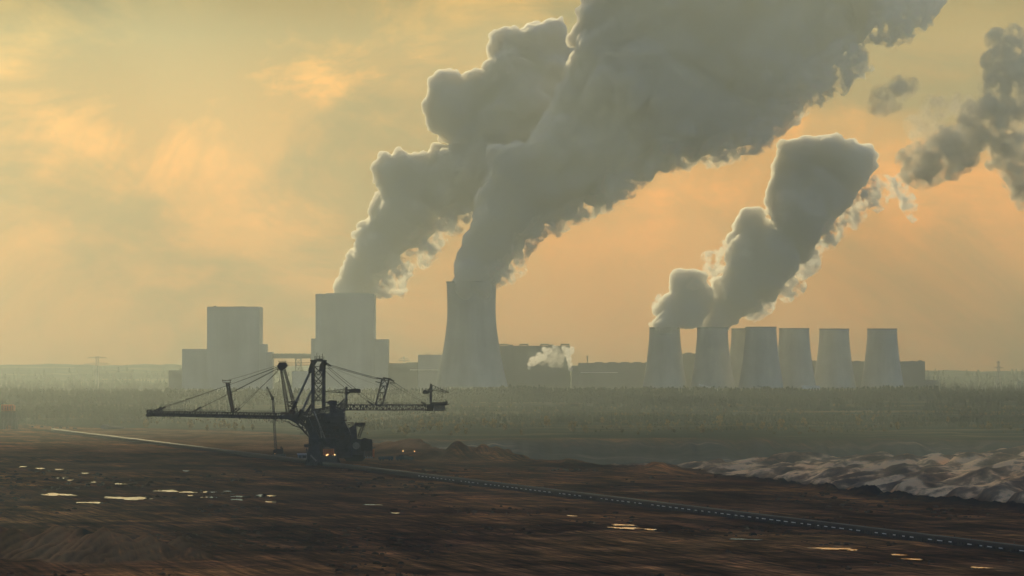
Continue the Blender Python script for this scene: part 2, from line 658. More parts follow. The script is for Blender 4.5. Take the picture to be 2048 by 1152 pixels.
def build_ground():
    # rows evenly spaced as seen, plus what lies before and behind them
    dep = np.concatenate([np.linspace(1180, 905, 330), np.linspace(904.5, 760, 270)])
    Dn = CAM_H / ((dep - 745) * K)
    # the bowl of the pit and its far wall need closer rows than a plain would
    extra = np.concatenate([np.linspace(1950, 3000, 150), np.linspace(3600, 4100, 110), np.linspace(4800, 5200, 20)])
    far = np.concatenate([np.linspace(36000, 6000, 0), np.linspace(6000, 8100, 70)])
    D = np.unique(np.concatenate([np.array([-300, -100, 100, 300, 500, 700, 900, 1050, 1150]), Dn[Dn < 6000], extra, far]))
    s = np.linspace(-1, 1, 620)
    s = np.sign(s) * (0.8 * np.abs(s) + 0.2 * np.abs(s) ** 3)
    S, DD = np.meshgrid(s, D)
    X = S * (260 + DD * 0.20)
    Z = height(X, DD)
    me = grid_mesh('ground', X, DD, Z)
    # zones of different earth, some standing in for light and shade
    x, y = X.ravel(), DD.ravel()
    e, d = zones(x, y)
    col = np.zeros((len(x), 4), np.float32)
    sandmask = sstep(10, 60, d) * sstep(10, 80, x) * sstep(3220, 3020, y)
    veg = sstep(40, 160, d) * (1 - sstep(3300, 3000, y)) * (1 - sandmask)
    veg = veg * np.where(x > -160, sstep(3850, 4000, y - 0.4 * 60 * fbm(x / 190, x * 0 + 2.7, oct=2, seed=22)), 1)
    conv = x + 0.2315 * (y - 2296)            # positive: beyond / right of the conveyor
    beyond = sstep(4, 30, conv) * sstep(2850, 3250, y + 250 * fbm(x / 60, y / 300, oct=3, seed=41)) * (1 - veg) * sstep(60, -40, x) * sstep(60, 0, d)
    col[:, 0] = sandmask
    col[:, 1] = veg
    heap = np.zeros_like(x)
    for cx, cyy, h in CONES:
        heap = np.maximum(heap, sstep(-0.5, 1.5, h - np.sqrt((x - cx) ** 2 + ((y - cyy) * 0.42) ** 2) * 0.46))
    col[:, 2] = np.maximum(beyond, heap * (0.25 + 0.75 * rib_wave(x, y)))  # rib light and shade painted as tan and dark rows
    mid = 0.5 * sstep(1750, 2300, y) * sstep(-4, -30, conv) * sstep(60, 0, d) * np.clip(0.6 + 0.9 * fbm(x / 120, y / 220, oct=3, seed=45), 0, 1)  # lighter tan painted in place of sunlit patches
    col[:, 2] = np.maximum(col[:, 2], mid)
    rim = np.exp(-((d + 25) / 45.0) ** 2) * sstep(60, 180, x)
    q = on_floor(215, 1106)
    scarp_shade = sstep(1.0, 0.5, ((x - q.x - 0.12 * (y - q.y)) / 9.0) ** 2 + ((y - q.y) / 34.0) ** 2)  # shadow on the heap's lower front painted as a dark ellipse
    belt_shade = sstep(9, 4, np.abs(conv) * 0.974 * (1 + 0.5 * vnoise(x / 14, y / 30, seed=71))) * 0.75 * sstep(60, 0, d)  # ground shadow beside the conveyor painted as a dark strip
    col[:, 3] = np.maximum(np.maximum(rim, scarp_shade), belt_shade)
    bank = np.zeros((len(x), 4), np.float32)
    bank[:, 0] = sstep(20, 80, d) * (1 - sandmask) * (1 - veg) * sstep(-330, -180, x)
    b_ = me.color_attributes.new('bank', 'FLOAT_COLOR', 'POINT')
    b_.data.foreach_set('color', bank.ravel())
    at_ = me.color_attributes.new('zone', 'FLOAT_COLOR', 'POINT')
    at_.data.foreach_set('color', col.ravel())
    o = bpy.data.objects.new('ground', me)
    COL.objects.link(o)
    o['kind'] = 'structure'
    o['label'] = 'dark muddy mine floor with spoil ridges and wooded land behind'
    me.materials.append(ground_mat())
    return o


def ground_mat():
    m, n, l = new_mat('earth')
    out = N(n, 'ShaderNodeOutputMaterial')
    b = N(n, 'ShaderNodeBsdfDiffuse')
    b.inputs['Roughness'].default_value = 0.6
    tc = N(n, 'ShaderNodeTexCoord')
    za = N(n, 'ShaderNodeVertexColor', layer_name='zone')
    sz = N(n, 'ShaderNodeSeparateColor')
    l.new(za.outputs['Color'], sz.inputs['Color'])

    def noise(scale, detail=6, rough=0.6, stretch=(1, 1, 1), rot=0.0, dist=0.0):
        mp = N(n, 'ShaderNodeMapping')
        mp.inputs['Scale'].default_value = stretch
        mp.inputs['Rotation'].default_value = (0, 0, rot)
        nt = N(n, 'ShaderNodeTexNoise')
        nt.inputs['Scale'].default_value = scale
        nt.inputs['Detail'].default_value = detail
        nt.inputs['Roughness'].default_value = rough
        nt.inputs['Distortion'].default_value = dist
        l.new(tc.outputs['Object'], mp.inputs['Vector'])
        l.new(mp.outputs['Vector'], nt.inputs['Vector'])
        return nt.outputs['Fac']

    def ramp(sock, stops):
        r = N(n, 'ShaderNodeValToRGB')
        el = r.color_ramp.elements
        while len(el) < len(stops):
            el.new(0.5)
        for k, (p, c) in zip(el, stops):
            k.position = p
            k.color = tuple(c) + (1,)
        l.new(sock, r.inputs['Fac'])
        return r.outputs['Color']

    def mix(fac, a, bb, mode='MIX'):
        mx = N(n, 'ShaderNodeMix', data_type='RGBA', blend_type=mode)
        for s, v in ((mx.inputs['Factor'], fac), (mx.inputs['A'], a), (mx.inputs['B'], bb)):
            if isinstance(v, (tuple, float, int)):
                s.default_value = v
            else:
                l.new(v, s)
        return mx.outputs['Result']

    # mine floor: large patches, streaks of tracked ground, fine grit
    big = noise(0.0085, 7, 0.62, (0.55, 0.6, 1), 0.0, 0.6)
    def track(across, along, detail, rough=0.6, ang=-13):
        m1 = N(n, 'ShaderNodeMapping')
        m1.inputs['Rotation'].default_value = (0, 0, math.radians(ang))
        m2 = N(n, 'ShaderNodeMapping')
        m2.inputs['Scale'].default_value = (across, along, 0.02)
        nt = N(n, 'ShaderNodeTexNoise')
        nt.inputs['Scale'].default_value = 1.0
        nt.inputs['Detail'].default_value = detail
        nt.inputs['Roughness'].default_value = rough
        l.new(tc.outputs['Object'], m1.inputs['Vector'])
        l.new(m1.outputs['Vector'], m2.inputs['Vector'])
        l.new(m2.outputs['Vector'], nt.inputs['Vector'])
        return nt.outputs['Fac']
    streak = track(0.05, 0.006, 6, 0.68)
    ruts = track(0.42, 0.010, 4, 0.6)
    clod = noise(0.05, 6, 0.66, (0.28, 0.75, 1), math.radians(4), 0.5)
    fine = noise(0.30, 6, 0.7, (0.22, 0.6, 1), math.radians(4))
    floor = ramp(big, [(0.32, FLOOR_DARK), (0.5, FLOOR_MID), (0.68, FLOOR_TAN)])
    st = ramp(streak, [(0.36, (0.40, 0.40, 0.43)), (0.5, (0.95, 0.95, 0.95)), (0.64, (2.1, 1.9, 1.7))])
    floor = mix(1.0, floor, st, 'MULTIPLY')
    rt = ramp(ruts, [(0.36, (0.45, 0.44, 0.44)), (0.5, (1, 1, 1)), (0.66, (1.7, 1.6, 1.5))])
    floor = mix(1.0, floor, rt, 'MULTIPLY')
    cl = ramp(clod, [(0.38, (0.58, 0.58, 0.60)), (0.50, (0.98, 0.98, 0.98)), (0.62, (1.5, 1.45, 1.4))])
    floor = mix(1.0, floor, cl, 'MULTIPLY')
    fi = ramp(fine, [(0.40, (0.68, 0.68, 0.68)), (0.60, (1.36, 1.36, 1.36))])
    floor = mix(1.0, floor, fi, 'MULTIPLY')
    # tan sand beyond the belt; also paints light on heap ribs and mid floor
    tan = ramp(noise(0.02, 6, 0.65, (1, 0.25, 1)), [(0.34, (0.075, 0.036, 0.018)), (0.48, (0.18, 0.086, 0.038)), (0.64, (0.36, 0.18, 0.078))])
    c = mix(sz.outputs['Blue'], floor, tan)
    # rim of black spoil, plus shade painted on the heap and along the belt
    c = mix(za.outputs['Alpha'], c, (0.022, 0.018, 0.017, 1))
    # far bank of the pit: grey-brown benches with pale ramps
    zb = N(n, 'ShaderNodeVertexColor', layer_name='bank')
    sb_ = N(n, 'ShaderNodeSeparateColor')
    l.new(zb.outputs['Color'], sb_.inputs['Color'])
    bankc = ramp(noise(0.011, 7, 0.68, (0.45, 1.5, 3.0), math.radians(8), 0.8), [(0.36, (0.035, 0.034, 0.034)), (0.52, (0.075, 0.068, 0.060)), (0.60, (0.16, 0.13, 0.10)), (0.67, (0.50, 0.38, 0.26))])
    c = mix(sb_.outputs['Red'], c, bankc)
    # sand ridges: sunlit streaks and shaded slopes painted into the colour
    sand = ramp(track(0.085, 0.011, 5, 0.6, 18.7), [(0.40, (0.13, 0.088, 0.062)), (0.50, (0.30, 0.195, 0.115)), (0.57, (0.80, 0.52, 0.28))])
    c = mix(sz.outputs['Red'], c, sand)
    vegc = ramp(noise(0.012, 7, 0.65, (0.28, 1.3, 1)), [(0.36, (0.020, 0.026, 0.015)), (0.52, (0.040, 0.044, 0.022)), (0.62, (0.11, 0.09, 0.04)), (0.73, (0.26, 0.19, 0.10))])
    c = mix(sz.outputs['Green'], c, vegc)
    l.new(c, b.inputs['Color'])
    bp = N(n, 'ShaderNodeBump')
    bp.inputs['Strength'].default_value = 0.6
    bp.inputs['Distance'].default_value = 0.6
    hsum = N(n, 'ShaderNodeMath', operation='ADD')
    l.new(fine, hsum.inputs[0])
    l.new(streak, hsum.inputs[1])
    l.new(hsum.outputs[0], bp.inputs['Height'])
    l.new(bp.outputs['Normal'], b.inputs['Normal'])
    l.new(b.outputs['BSDF'], out.inputs['Surface'])
    return m


FLOOR_DARK = (0.062, 0.026, 0.013)
FLOOR_MID = (0.155, 0.064, 0.028)
FLOOR_TAN = (0.36, 0.150, 0.048)

ground = build_ground()


def zg(x, y):
    return float(height(np.array([x]), np.array([y]))[0])


# ------------------------------------------------------------------ puddles
def water_mat():
    m, n, l = new_mat('standing_water')
    out = N(n, 'ShaderNodeOutputMaterial')
    b = N(n, 'ShaderNodeBsdfPrincipled')
    b.inputs['Base Color'].default_value = (0.02, 0.02, 0.02, 1)
    b.inputs['Roughness'].default_value = 0.04
    b.inputs['IOR'].default_value = 1.33
    tc = N(n, 'ShaderNodeTexCoord')
    nt = N(n, 'ShaderNodeTexNoise')
    nt.inputs['Scale'].default_value = 0.6
    bp = N(n, 'ShaderNodeBump')
    bp.inputs['Strength'].default_value = 0.25
    l.new(tc.outputs['Object'], nt.inputs['Vector'])
    l.new(nt.outputs['Fac'], bp.inputs['Height'])
    l.new(bp.outputs['Normal'], b.inputs['Normal'])
    l.new(b.outputs['BSDF'], out.inputs['Surface'])
    return m


def build_puddles():
    M = water_mat()
    spots = [(115, 990, 66, 5), (258, 997, 96, 6), (182, 1006, 58, 3), (45, 933, 14, 2), (80, 938, 20, 2), (118, 940, 18, 2), (122, 958, 16, 2),
             (140, 962, 12, 2), (170, 947, 16, 2), (335, 983, 46, 4), (375, 985, 34, 3), (417, 985, 30, 3), (418, 995, 30, 3), (381, 991, 14, 2),
             (455, 983, 16, 2), (478, 994, 30, 3), (475, 1000, 28, 3), (530, 992, 40, 4), (540, 1004, 20, 2), (188, 965, 10, 2), (372, 943, 14, 2),
             (742, 1008, 34, 2), (790, 1025, 20, 2), (700, 975, 14, 1.5),
             (1143, 1031, 18, 2), (1245, 1052, 46, 3), (1250, 1058, 56, 4), (1300, 1060, 24, 3), (1480, 1079, 40, 3), (1512, 1080, 20, 2),
             (1662, 1098, 74, 4), (1700, 1100, 30, 3), (1796, 1109, 26, 3), (1826, 1120, 32, 3), (1960, 1137, 36, 3), (240, 968, 24, 2)]
    r = random.Random(3)
    for px, py, w, h in spots:
        a = on_floor(px, py + h / 2)
        b = on_floor(px, py - h / 2)
        c = on_floor(px, py)
        L = w * K * c.y / 2
        W = (b.y - a.y) / 2 * 0.8
        n = 56
        ph = [r.uniform(0, 6.28) for _ in range(6)]
        sk = r.uniform(-0.05, 0.02) * W * 2 - 0.18 * L
        pts = []
        for i in range(n):
            t = 2 * math.pi * i / n
            q = 1 + 0.22 * math.sin(3 * t + ph[0]) + 0.16 * math.sin(5 * t + ph[1]) + 0.12 * math.sin(9 * t + ph[2]) + 0.08 * math.sin(15 * t + ph[3])
            xx, yy = math.cos(t) * L * q, math.sin(t) * W * q
            pts.append((xx, yy - xx / max(L, 0.1) * W * 0.5))
        rx = np.array([c.x + p[0] for p in pts] + [c.x])
        ry = np.array([c.y + p[1] for p in pts] + [c.y])
        z = float(np.max(height(rx, ry))) + 0.03
        mb = MB()
        vs = [(c.x + p[0], c.y + p[1], z) for p in pts]
        bot = [(c.x + p[0] * 1.0, c.y + p[1], z - 1.2) for p in pts]
        mb.add(vs + bot, [tuple(range(n))] + [(i, i + n, (i + 1) % n + n, (i + 1) % n) for i in range(n)])
        o = mb.build('water', M)
        o['kind'] = 'structure'


build_puddles()


def build_rubble():
    """loose clods lying in drifts on the mine floor"""
    r = np.random.default_rng(33)
    tv, tf = ico_template(1)
    n = 9000
    y = 1260 + 1500 * r.random(n) ** 1.5
    x = (r.random(n) * 2 - 1) * (30 + y * 0.15)
    keep = (fbm(x / 45, y / 130, oct=3, seed=81) > 0.10) & (y < edge(x) - 20) & (np.abs(x + 0.2315 * (y - 2296)) > 7)
    x, y = x[keep], y[keep]
    z = height(x, y)
    vs, fs = [], []
    for i in range(len(x)):
        R = 0.25 + 0.75 * r.random() ** 3 * (1 + (y[i] - 1260) / 1200)
        q = tv * (R * (0.7 + 0.6 * r.random((len(tv), 1)))) * np.array([1.3, 1.1, 0.7])
        vs.append(q + np.array([x[i], y[i], z[i] + R * 0.2]))
        fs.append(tf + i * len(tv))
    me = np_mesh('rubble', np.concatenate(vs), np.concatenate(fs), smooth=False)
    me.materials.append(simple('clod_earth', (0.10, 0.055, 0.03), 0.7, 1.0, 0, 0.05, spec=0.0))
    o = bpy.data.objects.new('rubble', me)
    COL.objects.link(o)
    o['kind'] = 'stuff'
    o['label'] = 'loose brown clods scattered in drifts over the mine floor'


build_rubble()

# ------------------------------------------------------------------ power plant
ZP = 37.0


def blk(mb, x0, x1, ytop, D, depth, ybase=None):
    """a block whose front stands at depth D and spans photograph pixels x0..x1 up to ytop"""
    a, b = at(x0, ytop, D), at(x1, ytop, D)
    zb = ZP - 6 if ybase is None else at(x0, ybase, D).z
    mb.box(a.x, b.x, D, D + depth, zb, a.z)
    return mb


def seams(mb, x0, x1, ytop, D, xs, w=1.2, proud=0.8):
    for x in xs:
        p = at(x, ytop, D)
        mb.box(p.x - w / 2, p.x + w / 2, D - proud, D - 0.003, ZP, p.z - 2)
    return mb


def roof_bits(mb, items, D, depth):
    for x0, x1, yt, yb in items:
        a, b = at(x0, yt, D), at(x1, yb, D)
        mb.box(a.x, b.x, D + depth * 0.3, D + depth * 0.6, b.z - 0.5, a.z)
    return mb


def roof_parts(items, D, depth, t):
    for it in items:
        roof_bits(MB(), [it], D, depth).build('roof_plant', M_roof, t)


def build_left_block():
    D = 6010.0
    p = at(466, 785, D)
    t = thing('boiler_house', 'leftmost pale power station block with a square tower and stepped annexes', 'boiler house', (p.x, D, ZP), 'boiler houses of the power station')
    blk(MB(), 414, 519, 613.5, D, 82).build('tower_block', M_clad, t)
    seams(MB(), 414, 519, 613.5, D, (437, 460, 478, 497), 1.0).build('facade_seam', M_clad, t)
    roof_parts([(425, 430, 611, 614), (466, 472, 612.2, 614), (478, 486, 612, 614), (415, 518, 612.8, 614)], D, 82, t)
    blk(MB(), 364, 413.8, 698, D + 8, 60).build('annex', M_clad, t)
    blk(MB(), 337, 363.8, 740.5, D + 14, 45).build('annex', M_clad2, t)
    blk(MB(), 519.3, 531, 688, D + 6, 60).build('annex', M_clad, t)
    blk(MB(), 531.3, 544, 704, D + 9, 50).build('annex', M_clad, t)


def build_center_block():
    D = 5990.0
    p = at(690, 785, D)
    t = thing('boiler_house', 'broad tall power station block right of the bridge with smoke rising behind it', 'boiler house', (p.x, D, ZP), 'boiler houses of the power station')
    blk(MB(), 631, 748, 588, D, 90).build('tower_block', M_clad, t)
    blk(MB(), 652, 739, 586.3, D - 5, 4.5).build('facade_bay', M_clad, t)
    seams(MB(), 652, 739, 588, D - 5, (652.5, 738.5, 682, 710), 1.2).build('facade_seam', M_clad, t)
    roof_parts([(636, 642, 586.6, 588.5), (742, 746, 586.8, 588.5)], D, 90, t)
    blk(MB(), 622, 630.8, 677, D + 8, 60).build('annex', M_clad, t)
    blk(MB(), 748.3, 776, 678.5, D + 6, 62).build('annex', M_clad, t)
    # hidden flue behind it
    t2 = thing('coal_bridge', 'long raised coal bridge on a trestle between the two tall blocks', 'bridge', (at(583, 785, D).x, D, ZP))
    a, b = at(544.5, 707.5, D + 20), at(621.7, 717, D + 20)
    MB().box(a.x, b.x, D + 20, D + 29, b.z, a.z).build('gallery', M_clad2, t2)
    m = MB()
    a2, b2 = at(591, 717.3, D + 20), at(602, 745, D + 20)
    m.lattice([(a2.x, D + 20, ZP), (b2.x, D + 20, ZP), (b2.x, D + 29, ZP), (a2.x, D + 29, ZP)],
              [(a2.x, D + 20, a2.z), (b2.x, D + 20, a2.z), (b2.x, D + 29, a2.z), (a2.x, D + 29, a2.z)], 5, 1.5, 0.6)
    m.build('trestle', M_clad2, t2)
    roof_parts([(552 + i * 9, 555 + i * 9, 706.4, 708) for i in range(7)], D + 5, 40, t2)
    t3 = MB()
    blk(t3, 584, 621.7, 742.5, D + 2, 60)
    roof_bits(t3, [(590, 596, 741.5, 743), (606, 612, 741.3, 743)], D + 2, 60)
    tag(t3.build('pump_house', M_clad), 'low flat building under the raised coal bridge', 'building')


def tower_profile(pts, zt, th):
    outer = [(r, z) for r, z in pts]
    inner = [(r - th, z) for r, z in reversed(pts)]
    return outer + inner


def interp_profile(keys, n):
    zs = np.linspace(keys[0][1], keys[-1][1], n)
    kz = np.array([k[1] for k in keys])
    kr = np.array([k[0] for k in keys])
    # smooth through keys with a cubic (Catmull) pass
    r = np.interp(zs, kz, kr)
    for _ in range(6):
        r[1:-1] = 0.25 * r[:-2] + 0.5 * r[1:-1] + 0.25 * r[2:]
    return list(zip(r, zs))


def build_cooling_tower(name, label, group, px, D, keys, rim, ring=None, ncol=40):
    p = at(px, 785, D)
    t = thing(name, label, 'cooling tower', (p.x, D, ZP), group)
    prof = interp_profile(keys, 40)
    MB().lathe(tower_profile(prof, 0, 1.0), p.x, D, 72).build('shell', M_conc, t, smooth=False)
    r1, z1 = prof[-1]
    MB().lathe([(r1 + rim, z1 - 1.6), (r1 + rim, z1 + 0.25), (r1 - 1.2, z1 + 0.25), (r1 - 1.2, z1 + 0.02), (r1 + 0.003, z1 + 0.02), (r1 + 0.003, z1 - 1.6)], p.x, D, 72).build('rim', M_concd, t)
    if ring:
        rr = np.interp(ring, [q[1] for q in prof], [q[0] for q in prof])
        MB().lathe([(rr + 0.8, ring - 0.6), (rr + 0.8, ring + 0.6), (rr + 0.003, ring + 0.6), (rr + 0.003, ring - 0.6)], p.x, D, 72).build('walkway_ring', M_conc, t)
    m = MB()
    r0, z0 = prof[0]
    for i in range(ncol):
        a0 = 2 * math.pi * i / ncol
        for s in (-1, 1):
            a1 = a0 + s * math.pi / ncol
            m.bar((p.x + (r0 + 3) * math.cos(a0), D + (r0 + 3) * math.sin(a0), ZP - 3), (p.x + (r0 - .6) * math.cos(a1), D + (r0 - .6) * math.sin(a1), z0 + 0.3), 1.0)
    m.build('inlet_columns', M_concd, t)
    return t


def build_towers():
    D = 5900.0
    s = K * D
    keys = [(73 * s, ZP + 9), (66 * s, at(0, 745, D).z), (59.5 * s, at(0, 716, D).z), (53.2 * s, at(0, 678, D).z), (49.6 * s, at(0, 650, D).z), (48.2 * s, at(0, 625, D).z),
            (48.6 * s, at(0, 600, D).z), (49.9 * s, at(0, 563.5, D).z)]
    build_cooling_tower('cooling_tower', 'tallest waisted cooling tower, steaming, beside the broad power station block', None, 943, D, keys, 0.9, at(0, 679, D).z)
    # the row of smaller towers
    D0 = 5950.0
    s = K * D0
    keys = [(45.0 * s, ZP + 7), (41.5 * s, ZP + 22), (37.0 * s, ZP + 42), (33.2 * s, ZP + 65), (31.0 * s, ZP + 82), (30.4 * s, at(0, 655, D0).z)]
    g = 'smaller cooling towers in a row'
    proto = build_cooling_tower('cooling_tower', 'steaming smaller cooling tower at the left end of the row', g, 1329.5, D0, keys, 0.7, None, 32)
    for px, D, lab in ((1425, 5935, 'smaller cooling tower under the larger of the right-hand steam plumes, second in the row'),
                       (1493, 6090, 'cooling tower half hidden behind the neighbour in front of it'),
                       (1522, 5880, 'widest looking smaller tower, standing in front and overlapping another tower'),
                       (1588.5, 6060, 'steamless cooling tower just right of the overlapping pair'),
                       (1668.5, 6130, 'steamless cooling tower standing alone, second from the right end of the row'),
                       (1764.5, 6120, 'steamless cooling tower at the right end of the row')):
        c = copy_tree(proto)
        c.location = (at(px, 785, D).x, D, ZP)
        c['label'] = lab


def build_halls():
    D = 6080.0
    t = thing('turbine_hall', 'dark long hall with flat roof vents right of the tallest cooling tower', 'hall', (at(1068, 785, D).x, D, ZP))
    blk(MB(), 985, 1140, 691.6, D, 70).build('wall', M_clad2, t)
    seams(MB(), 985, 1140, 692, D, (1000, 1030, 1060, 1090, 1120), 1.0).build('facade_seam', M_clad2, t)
    for x0, x1 in ((997.5, 1016), (1039, 1057), (1080, 1098), (1121.5, 1139.5)):
        m = MB()
        a, b = at(x0, 687.5, D), at(x1, 690.3, D)
        m.box(a.x, b.x, D + 10, D + 40, b.z, a.z)
        zb = at(x0, 691.6, D).z
        for xx in (a.x + 1, b.x - 1):
            m.box(xx - 0.6, xx + 0.6, D + 14, D + 36, zb - 1, b.z + .1)
        m.build('roof_vent', M_roof, t)
    roof_parts([(1016.3, 1026, 689, 691.8), (1098.3, 1108, 689, 691.8)], D, 60, t)

    D = 6020.0
    t = thing('service_building', 'low wide building between the broad block and the tallest cooling tower', 'building', (at(850, 785, D).x, D, ZP))
    blk(MB(), 836, 890, 709.5, D, 50).build('wall', M_clad, t)
    for x in (853, 858, 879, 884):
        p = at(x, 705.5, D + 20)
        MB().tube((p.x, D + 20, p.z), (p.x, D + 20, p.z - 6), 0.4).build('vent_pipe', M_roof, t)
    m = MB()
    blk(m, 776.3, 835.7, 726.5, D + 6, 40)
    blk(m, 812, 835.7, 724.5, D + 3, 2.9)
    m.build('wing', M_clad2, t)
    a, b = at(820, 739, D - 1.2), at(880, 740.4, D - 1.2)
    MB().box(a.x, b.x, D - 6, D - 0.004, b.z, a.z).build('pipe_bridge', M_white, t)

    D = 6040.0
    t = thing('workshop_hall', 'long low workshop with small roof hoods left of the row of towers', 'hall', (at(1225, 785, D).x, D, ZP))
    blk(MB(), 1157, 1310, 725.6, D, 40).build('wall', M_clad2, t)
    blk(MB(), 1143, 1156.7, 731, D + 3, 30).build('annex', M_clad2, t)
    for x in (1190, 1216, 1242, 1267, 1290):
        m = MB()
        a, b = at(x, 723.8, D), at(x + 16, 725.9, D)
        m.box(a.x, b.x, D + 6, D + 20, b.z, a.z)
        m.build('roof_hood', M_roof, t)
    m = MB()
    p = at(1175, 712, D + 4)
    zb = at(1175, 725.6, D).z
    m.tube((p.x, D + 4, zb - 1), (p.x, D + 4, p.z), 0.8)
    for k, w in ((0.0, 4.5), (3.0, 3.0), (5.5, 2.2)):
        m.bar((p.x - w / 2 - .8, D + 4, p.z - k), (p.x + w / 2, D + 4, p.z - k), 0.6)
    m.build('antenna', M_roof, t)
    a, b = at(1160, 744.5, D - 1), at(1235, 745.8, D - 1)
    MB().box(a.x, b.x, D - 5, D - 0.004, b.z, a.z).build('pipe_bridge', M_white, t)

    D = 6200.0
    t = thing('machine_hall', 'long dark machine hall behind the row of smaller cooling towers', 'hall', (at(1600, 785, D).x, D, ZP))
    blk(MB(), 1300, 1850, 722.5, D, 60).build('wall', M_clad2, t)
    blk(MB(), 1366, 1392, 706.8, D - 5, 30).build('stair_tower', M_clad2, t)
    roof_parts([(1838, 1846, 720.5, 723), (1822, 1830, 721.5, 723), (1710, 1722, 721.3, 723), (1625, 1633, 721, 723), (1372, 1384, 705, 707.2)], D - 5, 40, t)
    blk(MB(), 1850.3, 1877, 760, D + 4, 40).build('annex', M_clad2, t)
    for k, (x0, y0, x1, y1, lab) in enumerate(((1398, 769, 1450, 784, 'pale sloping conveyor gallery at the foot of the second steaming tower'),
                                               (1515, 772, 1568, 787, 'dark sloping conveyor gallery at the foot of the overlapping towers'))):
        D = 5790
        a, b = at(x0, y0, D), at(x1, y1, D)
        t = thing('conveyor_gallery', lab, 'gallery', (a.x, D, ZP), 'sloping conveyor galleries')
        MB().bar(a, b, 4, 2.4).build('gallery', M_white if k == 0 else M_clad2, t)
        for f in (0.15, 0.5):
            m = MB()
            q = a.lerp(b, f)
            m.bar((q.x, D - 1.5, q.z - 2.2), (q.x, D + 1.5, q.z - 2.2), 0.5)
            m.bar((q.x, D - 1.5, ZP - 6), (q.x, D - 1.5, q.z - 1), 0.6)
            m.bar((q.x, D + 1.5, ZP - 6), (q.x, D + 1.5, q.z - 1), 0.6)
            m.build('trestle', M_clad2, t)
    m = MB()
    D = 5800
    blk(m, 1603, 1640, 771.5, D, 20)
    roof_bits(m, [(1606, 1612, 770.5, 772)], D, 20)
    tag(m.build('storage_shed', M_white), 'pale low shed below the gap between two steamless towers', 'shed')


def build_pylon(name, label, px, ytop, ybase, D, arms, two_leg=False, w0=9.0):
    p = at(px, ytop, D)
    zb = at(px, ybase, D).z - 4
    zb = min(zb, zg(p.x, D)) - 1
    t = thing(name, label, 'pylon', (p.x, D, zb), 'electricity pylons on the horizon')
    m = MB()
    if two_leg:
        for s in (-1, 1):
            c = p.x + s * 1.9
            m.lattice([(c - .5, D - 2, zb), (c + .5, D - 2, zb), (c + .5, D + 2, zb), (c - .5, D + 2, zb)],
                      [(c - .4, D - .5, p.z), (c + .4, D - .5, p.z), (c + .4, D + .5, p.z), (c - .4, D + .5, p.z)], 9, 0.5, 0.25)
    else:
        h = w0 / 2
        m.lattice([(p.x - h, D - h, zb), (p.x + h, D - h, zb), (p.x + h, D + h, zb), (p.x - h, D + h, zb)],
                  [(p.x - .6, D - .6, p.z), (p.x + .6, D - .6, p.z), (p.x + .6, D + .6, p.z), (p.x - .6, D + .6, p.z)], 8, 0.6, 0.3)
    m.build('mast', M_roof, t)
    for yy, hw in arms:
        z = at(px, yy, D).z
        L = hw * K * D
        m = MB()
        m.bar((p.x - L, D, z), (p.x + L, D, z), 0.7, 0.9)
        m.bar((p.x - L, D, z), (p.x, D, z + L * .12), 0.35)
        m.bar((p.x + L, D, z), (p.x, D, z + L * .12), 0.35)
        for s in (-1, -.55, .55, 1):
            m.bar((p.x + s * L, D, z), (p.x + s * L, D, z - 2.6), 0.35)
        m.build('cross_arm', M_roof, t)


build_left_block()
build_center_block()
build_towers()
build_halls()
build_pylon('pylon', 'twin-legged pylon with two wide arms left of the power station', 194.5, 712, 755, 6600, ((715.5, 19), (728, 26)), True)
build_pylon('pylon', 'small faint pylon in the gap right of the broad block', 808, 713, 735, 7400, ((716.5, 9), (721, 12)), False, 6)
build_pylon('pylon', 'lattice pylon at the far right edge under the orange sky', 1997, 721.5, 775, 6500, ((724, 5), (735, 9.5)), False, 8)
build_pylon('pylon', 'short pylon close to the right end of the machine hall', 1856, 740, 768, 6500, ((742, 8), (750, 8)), False, 5)
build_pylon('pylon', 'slim pylon rising over the low annex right of the machine hall', 1876.5, 740, 770, 6550, ((744, 3), (752, 3)), False, 5)
build_pylon('pylon', 'portal pylon low in the haze at the right picture edge', 2038, 760, 786, 5900, ((762, 5), (767, 5)), True)

# ------------------------------------------------------------------ trees
def leaf_mat(name, c1, c2, scale=0.06):
    m, n, l = new_mat(name)
    out = N(n, 'ShaderNodeOutputMaterial')
    b = N(n, 'ShaderNodeBsdfDiffuse')
    tl = N(n, 'ShaderNodeBsdfTranslucent')
    ms = N(n, 'ShaderNodeMixShader')
    ms.inputs['Fac'].default_value = 0.45
    tc = N(n, 'ShaderNodeTexCoord')
    nt = N(n, 'ShaderNodeTexNoise')
    nt.inputs['Scale'].default_value = scale
    nt.inputs['Detail'].default_value = 4
    r = N(n, 'ShaderNodeValToRGB')
    r.color_ramp.elements[0].position = 0.38
    r.color_ramp.elements[1].position = 0.66
    r.color_ramp.elements[0].color = c1 + (1,)
    r.color_ramp.elements[1].color = c2 + (1,)
    l.new(tc.outputs['Object'], nt.inputs['Vector'])
    l.new(nt.outputs['Fac'], r.inputs['Fac'])
    l.new(r.outputs['Color'], b.inputs['Color'])
    l.new(r.outputs['Color'], tl.inputs['Color'])
    l.new(b.outputs['BSDF'], ms.inputs[1])
    l.new(tl.outputs['BSDF'], ms.inputs[2])
    l.new(ms.outputs['Shader'], out.inputs['Surface'])
    return m


M_pine = leaf_mat('pine_needles', (0.022, 0.034, 0.020), (0.045, 0.055, 0.026), 0.03)
M_mixed = leaf_mat('mixed_leaves', (0.040, 0.050, 0.022), (0.16, 0.115, 0.035), 0.035)
M_birch = leaf_mat('yellow_leaves', (0.11, 0.085, 0.03), (0.24, 0.165, 0.05), 0.3)
M_bark = simple('bark', (0.09, 0.075, 0.06), 0.3, 0.9, 0, 1.0)

RNG = np.random.default_rng(5)


